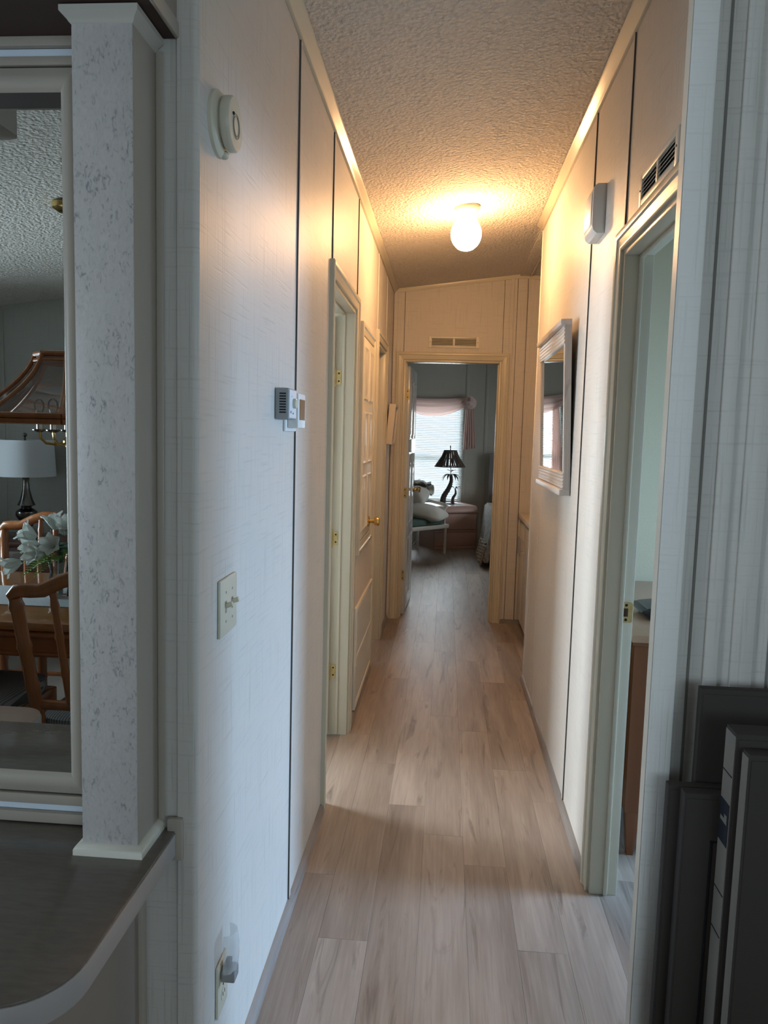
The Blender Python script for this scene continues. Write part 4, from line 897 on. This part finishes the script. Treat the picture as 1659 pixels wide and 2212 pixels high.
tw = thing('striped_towel', 'white towel with dark stripes heaped over the armchair back', 'towel', (-0.30, 9.72, 0.74), math.radians(-20))
def twf(u, v):
    a = PI * v; return (0.20 * (u - 0.5) * (1 + 0.25 * math.sin(a)) + 0.012 * math.sin(14 * v), 0.10 * math.cos(a) * (1.1) + 0.012 * math.sin(9 * u), 0.16 * math.sin(a) ** 0.5 + 0.022 * math.sin(11 * u + 4 * v) - 0.03)
M().grid(twf, 22, 18).obj('drape', TOWEL, tw, solid=0.008)
M().grid(lambda u, v: (-0.13 + 0.32 * u, -0.12 + 0.09 * math.sin(PI * v) , 0.10 + 0.05 * math.cos(PI * v * 1.2) + 0.018 * math.sin(13 * u + 5 * v) - 0.05 * u), 20, 10).obj('ruffled_edge', PILLOW, tw, solid=0.006)
rm = M(); rp_ = [(0.030 * (1 - 0.03 * i) * math.cos(i * 0.7), 0.030 * (1 - 0.03 * i) * math.sin(i * 0.7)) for i in range(26)]
rl = thing('rolled_mat', 'rolled grey mat end showing beside the bedroom door edge', 'mat', (-0.425, 9.62, 0.895), math.radians(8))
M().grid(lambda u, v: (rp_[min(25, int(round(u * 25)))][0], 0.30 * v, rp_[min(25, int(round(u * 25)))][1]), 25, 2).obj('roll', mat('mat_grey', (0.35, 0.36, 0.36), 0.9), rl, solid=0.005)
# bed
bd = thing('bed', 'bed with a patterned comforter at the right of the bedroom doorway', 'bed', (0.56, 8.55, 0))
BX(0.06, 1.50, 0.05, 1.95, 0.10, 0.30).obj('box_spring', PILLOW, bd, 0.02); BX(0.05, 1.51, 0.04, 1.96, 0.30, 0.54).obj('mattress', PILLOW, bd, 0.05, seg=4)
for x, y in ((0.10, 0.10), (1.44, 0.10), (0.10, 1.88), (1.44, 1.88)): BX(x - 0.025, x + 0.025, y - 0.025, y + 0.025, 0, 0.10).obj('leg', WOODD, bd)
def comf(u, v):
    s = -0.62 + u * 2.2; y = -0.42 + v * 2.1
    x = s if s > 0 else (-0.022 + 0.02 * math.sin(s * 9)); z = 0.585 + 0.016 * math.sin(7 * s) * math.sin(6 * y)
    if s < 0: z = 0.575 + s * 0.75; x = -0.02 - 0.12 * (-s) ** 1.2 + 0.035 * math.sin(y * 9) * (-s)
    if y < 0: z = min(z, 0.575 + y * 0.9) if s > 0 else z + y * 0.25; y2 = -0.03 + y * 0.25
    else: y2 = y
    return (x + 0.0, y2, max(0.09, z))
M().grid(comf, 56, 44).obj('comforter', QUILT, bd, solid=0.02)
M().grid(lambda u, v: (-0.085 - 0.060 * v + 0.02 * math.sin(u * 20), -0.06 + u * 0.9, 0.25 - 0.21 * v), 40, 8).obj('striped_hem', QUILTS, bd, solid=0.012)
hb = BX(0.03, 1.53, 1.975, 2.02, 0.0, 1.24).obj('headboard', mat('grey_headboard', (0.22, 0.22, 0.22), 0.4), bd, 0.01)
for x in (0.40, 1.16): M().blob((x, 1.78, 0.68), (0.30, 0.16, 0.09), 24, 12, 0.6).obj('bed_pillow', PILLOW, bd)
# cord under the chair
cd = M().tube([(-0.415 + 0.05 * math.cos(t) + 0.002 * t, 9.95 + 0.04 * math.sin(t * 0.9), 0.10 + 0.07 * math.sin(t)) for t in [i * 0.25 for i in range(52)]], 0.006, 6)
tag(cd.obj('power_cord', CORD), 'looped white power cord hanging behind the armchair legs', 'cord')
s_ = M().tube([(-0.345, 10.12, 0.30), (-0.342, 10.10, 0.20), (-0.36, 10.09, 0.10), (-0.42, 10.08, 0.012)], 0.005, 6)
tag(s_.obj('lamp_cord', DKGREY), 'dark lamp cord dropping to the floor beside the nightstand', 'cord')

# ================================================================== dining room (behind the camera, seen in the framed mirror)
dtb = thing('dining_table', 'honey oak dining table reflected in the framed mirror', 'table', (-1.72, -0.42, 0))
TW, TD = 0.86, 0.465
M().prism([(-TW, -TD + 0.06), (-TW + 0.06, -TD), (TW - 0.06, -TD), (TW, -TD + 0.06), (TW, TD - 0.06), (TW - 0.06, TD), (-TW + 0.06, TD), (-TW, TD - 0.06)], 'z', 0.718, 0.75).obj('top', WOODT, dtb, 0.008)
for y in (-TD + 0.05, TD - 0.05):
    BX(-TW + 0.08, TW - 0.08, y - 0.01, y + 0.01, 0.625, 0.717).obj('apron', WOOD, dtb)
    M().tube([(-TW + 0.05, y * 1.06, 0.700), (TW - 0.05, y * 1.06, 0.700)], 0.014, 10).obj('edge_bead', WOOD, dtb); M().tube([(-TW + 0.06, y * 1.02, 0.622), (TW - 0.06, y * 1.02, 0.622)], 0.010, 10).obj('apron_bead', WOOD, dtb)
for x in (-TW + 0.08, TW - 0.08): BX(x - 0.01, x + 0.01, -TD + 0.06, TD - 0.06, 0.625, 0.717).obj('apron', WOOD, dtb)
for x in (-TW + 0.09, TW - 0.09):
    for y in (-TD + 0.08, TD - 0.08): M().lathe([(0.032, 0), (0.036, 0.20), (0.042, 0.205), (0.036, 0.21), (0.036, 0.42), (0.043, 0.426), (0.037, 0.432), (0.038, 0.624)], 16, (x, y, 0)).obj('leg', WOOD, dtb)
rn = BX(-0.90, 0.90, -0.17, 0.17, 0.0, 0.003).obj('table_runner', RUNNER, loc=(-1.72, -0.37, 0.7506)); tag(rn, 'grey woven runner laid along the dining table', 'table runner')
def chair(label, loc, rz):
    t = thing('dining_chair', label, 'chair', loc, rz, 'bamboo style dining chairs')      # local: back at y=+0.25, faces -y
    def turned(p0, p1, r, ks=(0.3, 0.62)):
        m = M(); P0, P1 = Vector(p0), Vector(p1); pts = []; rr = []; d = (P1 - P0).length
        tt = [0.0]
        for k in ks: tt += [k - 0.018 / d, k, k + 0.018 / d]
        tt += [1.0]
        for k in tt: pts.append(tuple(P0.lerp(P1, k))); rr.append(r * (1.22 if k in ks else 1.0))
        return m.tube(pts, rr, 12)
    lean = 0.07
    for x in (-0.235, 0.235):
        turned((x * 0.88, 0.20, 0), (x, 0.22, 0.46), 0.020, (0.5,)).obj('leg', WOOD, t); turned((x * 0.95, -0.21, 0), (x * 0.95, -0.21, 0.42), 0.020, (0.35, 0.7)).obj('leg', WOOD, t)
        turned((x * 0.90, 0.222, 0.46), (x * 1.06, 0.222 + lean, 0.905), 0.021, (0.30, 0.62, 0.93)).obj('back_post', WOOD, t)
    arch = [(-0.262, 0.29, 0.905), (-0.24, 0.292, 0.928), (-0.20, 0.292, 0.930), (-0.155, 0.292, 0.932), (-0.09, 0.294, 0.965), (-0.03, 0.295, 0.985), (0.03, 0.295, 0.985), (0.09, 0.294, 0.965), (0.155, 0.292, 0.932), (0.20, 0.292, 0.930), (0.24, 0.292, 0.928), (0.262, 0.29, 0.905)]
    M().tube(arch, [0.020, 0.024, 0.025] + [0.024] * 6 + [0.025, 0.024, 0.020], 12).obj('top_rail', WOOD, t)
    M().tube([(-0.21, 0.225, 0.525), (0.21, 0.225, 0.525)], 0.017, 12).obj('lower_rail', WOOD, t)
    for x, zt_ in ((-0.125, 0.935), (-0.042, 0.975), (0.042, 0.975), (0.125, 0.935)): turned((x * 0.8, 0.228, 0.53), (x, 0.288, zt_), 0.0125, (0.28, 0.60, 0.86)).obj('spindle', WOOD, t)
    BX(-0.235, 0.235, -0.225, 0.235, 0.385, 0.425).obj('seat_frame', WOOD, t, 0.008)
    M().blob((0, 0.0, 0.45), (0.238, 0.232, 0.038), 28, 12, 0.4).obj('seat_cushion', FABRIC, t)
    for y in (-0.21, 0.20): M().tube([(-0.21, y, 0.16), (0.21, y, 0.16)], 0.011, 10).obj('stretcher', WOOD, t)
    return t
chair('nearest bamboo style oak dining chair reflected beside the marble column', (-1.130, 0.02, 0), 0)
chair('oak dining chair whose striped seat shows at the left mirror edge', (-1.765, 0.0, 0), 0)
chair('oak dining chair across the table behind the white flowers', (-2.08, -0.93, 0), PI)
chair('oak dining chair tucked behind the table, hidden by the column', (-1.38, -0.93, 0), PI)
# flowers
vs = thing('flower_vase', 'clear vase of white lilies and fern on the dining table', 'vase', (-1.585, -0.375, 0.7538))
M().lathe([(0.030, 0.0), (0.042, 0.004), (0.045, 0.05), (0.038, 0.11), (0.046, 0.15), (0.044, 0.15), (0.036, 0.11), (0.042, 0.05), (0.038, 0.010), (0.0, 0.010)], 24).obj('glass_vase', GLASS, vs)
rnd = random.Random(5)
def lily(c, d, s):
    m = M(); z = Vector(d).normalized(); x = z.orthogonal().normalized(); y = z.cross(x)
    for k in range(6):
        a = k * PI / 3 + 0.2; rad = x * math.cos(a) + y * math.sin(a); tan = z.cross(rad)
        m.grid(lambda u, v, rad=rad, tan=tan: tuple(Vector(c) + z * s * (0.75 * u + 0.25 * math.sin(u * 2)) + rad * s * (0.10 + 0.62 * u ** 2.0) + tan * s * 0.78 * (v - 0.5) * math.sin(PI * (0.10 + 0.86 * u)) + z * s * 0.10 * (2 * v - 1) ** 2 * u), 7, 4)
    return m
for c, d in (((-0.10, 0.05, 0.30), (-0.9, 0.5, 0.7)), ((-0.03, -0.03, 0.34), (-0.3, 0.0, 1)), ((0.06, 0.06, 0.33), (0.4, 0.5, 0.9)), ((-0.12, -0.02, 0.24), (-1, 0.1, 0.25)), ((0.03, 0.10, 0.26), (0.1, 1, 0.4)), ((0.10, -0.05, 0.28), (1, -0.4, 0.6)), ((-0.04, 0.10, 0.22), (-0.4, 1, 0.2)), ((-0.17, 0.08, 0.17), (-1, 0.4, -0.4))):
    lily((c[0] * 0.78, c[1] * 0.78, 0.10 + (c[2] - 0.10) * 0.74), d, 0.066).obj('lily', PETAL, vs, solid=0.001)
def fern(c, d, ln):
    m = M(); z = Vector(d).normalized(); s = z.cross(Vector((0, 0, 1))).normalized(); pts = []
    for i in range(15):
        t = i / 14; p = Vector(c) + z * ln * t + Vector((0, 0, -0.35 * ln * t * t)); pts.append(tuple(p))
        if i > 1:
            w = 0.34 * ln * math.sin(PI * (1 - t) * 0.9) ** 0.8 * 0.6
            for sg in (-1, 1):
                tip = p + s * sg * w + z * w * 0.4; m.add([tuple(p - z * 0.004), tuple(p + z * 0.004), tuple(tip), tuple((p + tip) / 2 - z * 0.006 + Vector((0, 0, 0.002)))], [(0, 3, 2, 1)])
    m.tube(pts, 0.0012, 5); return m
for k in range(16):
    a = k * 2 * PI / 16 + rnd.uniform(-0.1, 0.1); fern((0.01 * math.cos(a), 0.01 * math.sin(a), 0.15 + 0.02 * (k % 3)), (math.cos(a), math.sin(a), rnd.uniform(-0.15, 0.75)), rnd.uniform(0.16, 0.22)).obj('fern_frond', LEAF, vs, smooth=False)
for k in range(8):
    a = k * 2 * PI / 8; M().grid(lambda u, v, a=a: (math.cos(a) * 0.10 * u - math.sin(a) * 0.045 * (v - .5) * math.sin(PI * u), math.sin(a) * 0.10 * u + math.cos(a) * 0.045 * (v - .5) * math.sin(PI * u), 0.20 + 0.06 * u - 0.05 * u * u), 6, 3).obj('broad_leaf', LEAFD, vs, solid=0.001)
M().tube([(0, 0, 0.012), (0.005, 0, 0.22)], 0.012, 8).obj('stems', LEAFD, vs)
# chandelier
CXC, CYC = -1.655, -0.62
chd = thing('chandelier', 'rattan framed glass shade chandelier with brass candle arms', 'chandelier', (CXC, CYC, 0))
zc_ = ceil_z(CXC)
M().lathe([(0.0, zc_ - 0.002), (0.062, zc_ - 0.010), (0.058, zc_ - 0.03), (0.03, zc_ - 0.048), (0.0, zc_ - 0.052)], 28).obj('canopy', BRASS, chd)
for k in range(26):
    z0 = zc_ - 0.055 - k * 0.0235
    if z0 < 1.79: break
    lm_ = M().tube([(0.007 * math.cos(a), 0, z0 - 0.012 + 0.015 * math.sin(a)) if k % 2 else (0, 0.007 * math.cos(a), z0 - 0.012 + 0.015 * math.sin(a)) for a in [i * 2 * PI / 10 for i in range(11)]], 0.0016, 5); lm_.obj('chain_link', BRASS, chd)
NB = 8
def ringp(r, z, off=PI / 8): return [(r * math.cos(off + i * 2 * PI / NB), r * math.sin(off + i * 2 * PI / NB), z) for i in range(NB + 1)]
def rib_r(t): return 0.135 + (0.41 - 0.135) * (t ** 1.9 * 0.75 + t * 0.25)
RZ0, RZ1 = 1.765, 1.500
for z, r in ((RZ0, rib_r(0)), (RZ0 - 0.028, rib_r(0.02)), (RZ1, rib_r(1)), (RZ1 - 0.022, rib_r(1) - 0.004)):
    P = ringp(r, z)
    for i in range(NB): M().tube([P[i], P[i + 1]], 0.012, 8).obj('rattan_hoop', WOOD, chd)
for i in range(NB):
    a = PI / 8 + i * 2 * PI / NB
    M().tube([(rib_r(t) * math.cos(a), rib_r(t) * math.sin(a), RZ0 + (RZ1 - RZ0) * t) for t in [k / 8 for k in range(9)]], 0.010, 8).obj('rattan_rib', WOOD, chd)
    a2 = a + 2 * PI / NB
    M().grid(lambda u, v, a=a, a2=a2: tuple(Vector((rib_r(v) * math.cos(a), rib_r(v) * math.sin(a), 0)).lerp(Vector((rib_r(v) * math.cos(a2), rib_r(v) * math.sin(a2), 0)), 0.06 + 0.88 * u) + Vector((0, 0, RZ0 + (RZ1 - RZ0) * v))), 2, 10).obj('glass_panel', SMOKE, chd)
M().tube([(0, 0, 1.79), (0, 0, 1.40)], 0.008, 10).obj('centre_rod', BRASS, chd)
M().blob((0, 0, 1.39), (0.030, 0.030, 0.030), 16, 10).obj('hub', BRASS, chd)
for k in range(5):
    a = k * 2 * PI / 5 + 2.9; ca, sa_ = math.cos(a), math.sin(a)
    M().tube([(r * ca, r * sa_, z) for r, z in ((0.0, 1.395), (0.06, 1.38), (0.10, 1.385), (0.122, 1.405), (0.126, 1.435))], 0.006, 8).obj('arm', BRASS, chd)
    M().lathe([(0.010, 1.432), (0.030, 1.440), (0.031, 1.444), (0.012, 1.446)], 18, (0.126 * ca, 0.126 * sa_, 0)).obj('drip_pan', PEWTER, chd)
    cs = M().lathe([(0.013, 1.445), (0.013, 1.502), (0.0, 1.502)], 14, (0.126 * ca, 0.126 * sa_, 0)).obj('candle_sleeve', STEEL, chd)
    M().lathe([(0.010, 1.502), (0.016, 1.522), (0.022, 1.542), (0.020, 1.562), (0.010, 1.574), (0.0, 1.577)], 16, (0.126 * ca, 0.126 * sa_, 0)).obj('bulb', GLASS, chd)
# sideboard, lamp, outlet
sbd = thing('sideboard', 'dark cherry sideboard along the dining end wall', 'sideboard', (-2.55, YD + 0.012, 0))
BX(-0.75, 0.75, 0.0, 0.42, 0.10, 0.70).obj('carcass', WOODD, sbd, 0.004); BX(-0.78, 0.78, 0.0, 0.45, 0.70, 0.73).obj('top', WOODD, sbd, 0.006)
for k in range(3):
    sd = BX(-0.73 + 0.49 * k, -0.25 + 0.49 * k, 0.42, 0.436, 0.13, 0.67).obj('door', WOODD, sbd, 0.005); M().lathe([(0.006, 0.436), (0.014, 0.450), (0.0, 0.458)], 12, axis='y').xf(Matrix.Translation((-0.30 + 0.49 * k, 0, 0.45))).obj('knob', BRASS, sd)
for x in (-0.70, 0.70):
    for y in (0.04, 0.38): BX(x - 0.03, x + 0.03, y - 0.03, y + 0.03, 0, 0.10).obj('foot', WOODD, sbd)
tl = thing('table_lamp', 'pewter table lamp with a white drum shade on the sideboard', 'lamp', (-2.69, -2.08, 0.73))
M().lathe([(0.0, 0.0), (0.075, 0.0), (0.075, 0.012), (0.052, 0.030), (0.034, 0.060), (0.030, 0.075), (0.038, 0.080), (0.040, 0.100), (0.030, 0.108), (0.050, 0.125), (0.066, 0.150), (0.064, 0.175), (0.042, 0.192), (0.030, 0.198), (0.034, 0.208), (0.054, 0.216), (0.052, 0.222), (0.038, 0.255), (0.022, 0.320), (0.018, 0.370), (0.022, 0.395), (0.026, 0.400), (0.0, 0.402)], 32).obj('base', PEWTER, tl)
M().tube([(0, 0, 0.40), (0, 0, 0.66)], 0.006, 8).obj('stem', PEWTER, tl)
M().lathe([(0.182, 0.405), (0.170, 0.635), (0.168, 0.635), (0.180, 0.405)], 40).obj('drum_shade', SHADE, tl); M().blob((0, 0, 0.668), (0.013, 0.013, 0.013), 12, 8).obj('finial', PEWTER, tl)
BX(-0.170, 0.170, -0.003, 0.003, 0.628, 0.633).obj('spider', PEWTER, tl)
op = thing('wall_outlet', 'grey outlet plate on the dining end wall beside the lamp', 'outlet', (-2.46, YD, 1.12)); BX(-0.036, 0.036, 0, 0.007, -0.058, 0.058).obj('plate', GREYTRIM, op, 0.003)
for z in (-0.02, 0.02): M().lathe([(0.015, 0.006), (0.015, 0.0085), (0, 0.0086)], 16, axis='y').xf(Matrix.Translation((0, 0, z))).obj('socket', GREYTRIM, op)
# stool in front of the counter
st = thing('counter_stool', 'beige round cornered stool reflected at the mirror foot', 'stool', (-1.48, 0.655, 0))
def rr(w, d, r, n=6): return [(sx_ * (w - r) + r * math.cos(a0 + i * PI / 2 / n), sy_ * (d - r) + r * math.sin(a0 + i * PI / 2 / n)) for sx_, sy_, a0 in ((1, 1, 0), (-1, 1, PI / 2), (-1, -1, PI), (1, -1, 3 * PI / 2)) for i in range(n + 1)]
M().prism(rr(0.298, 0.188, 0.08), 'z', 0.594, 0.600).obj('top_surface', BEIGE, st, 0.001); M().prism(rr(0.30, 0.19, 0.08), 'z', 0.555, 0.594).obj('edge_band', CEDGE, st, 0.002)
for x in (-0.24, 0.24):
    for y in (-0.13, 0.13): M().tube([(x * 1.05, y * 1.05, 0), (x * 0.9, y * 0.9, 0.556)], 0.016, 10).obj('leg', STEEL, st)
for y in (-0.125, 0.125): M().tube([(-0.235, y, 0.2), (0.235, y, 0.2)], 0.010, 8).obj('foot_rail', STEEL, st)
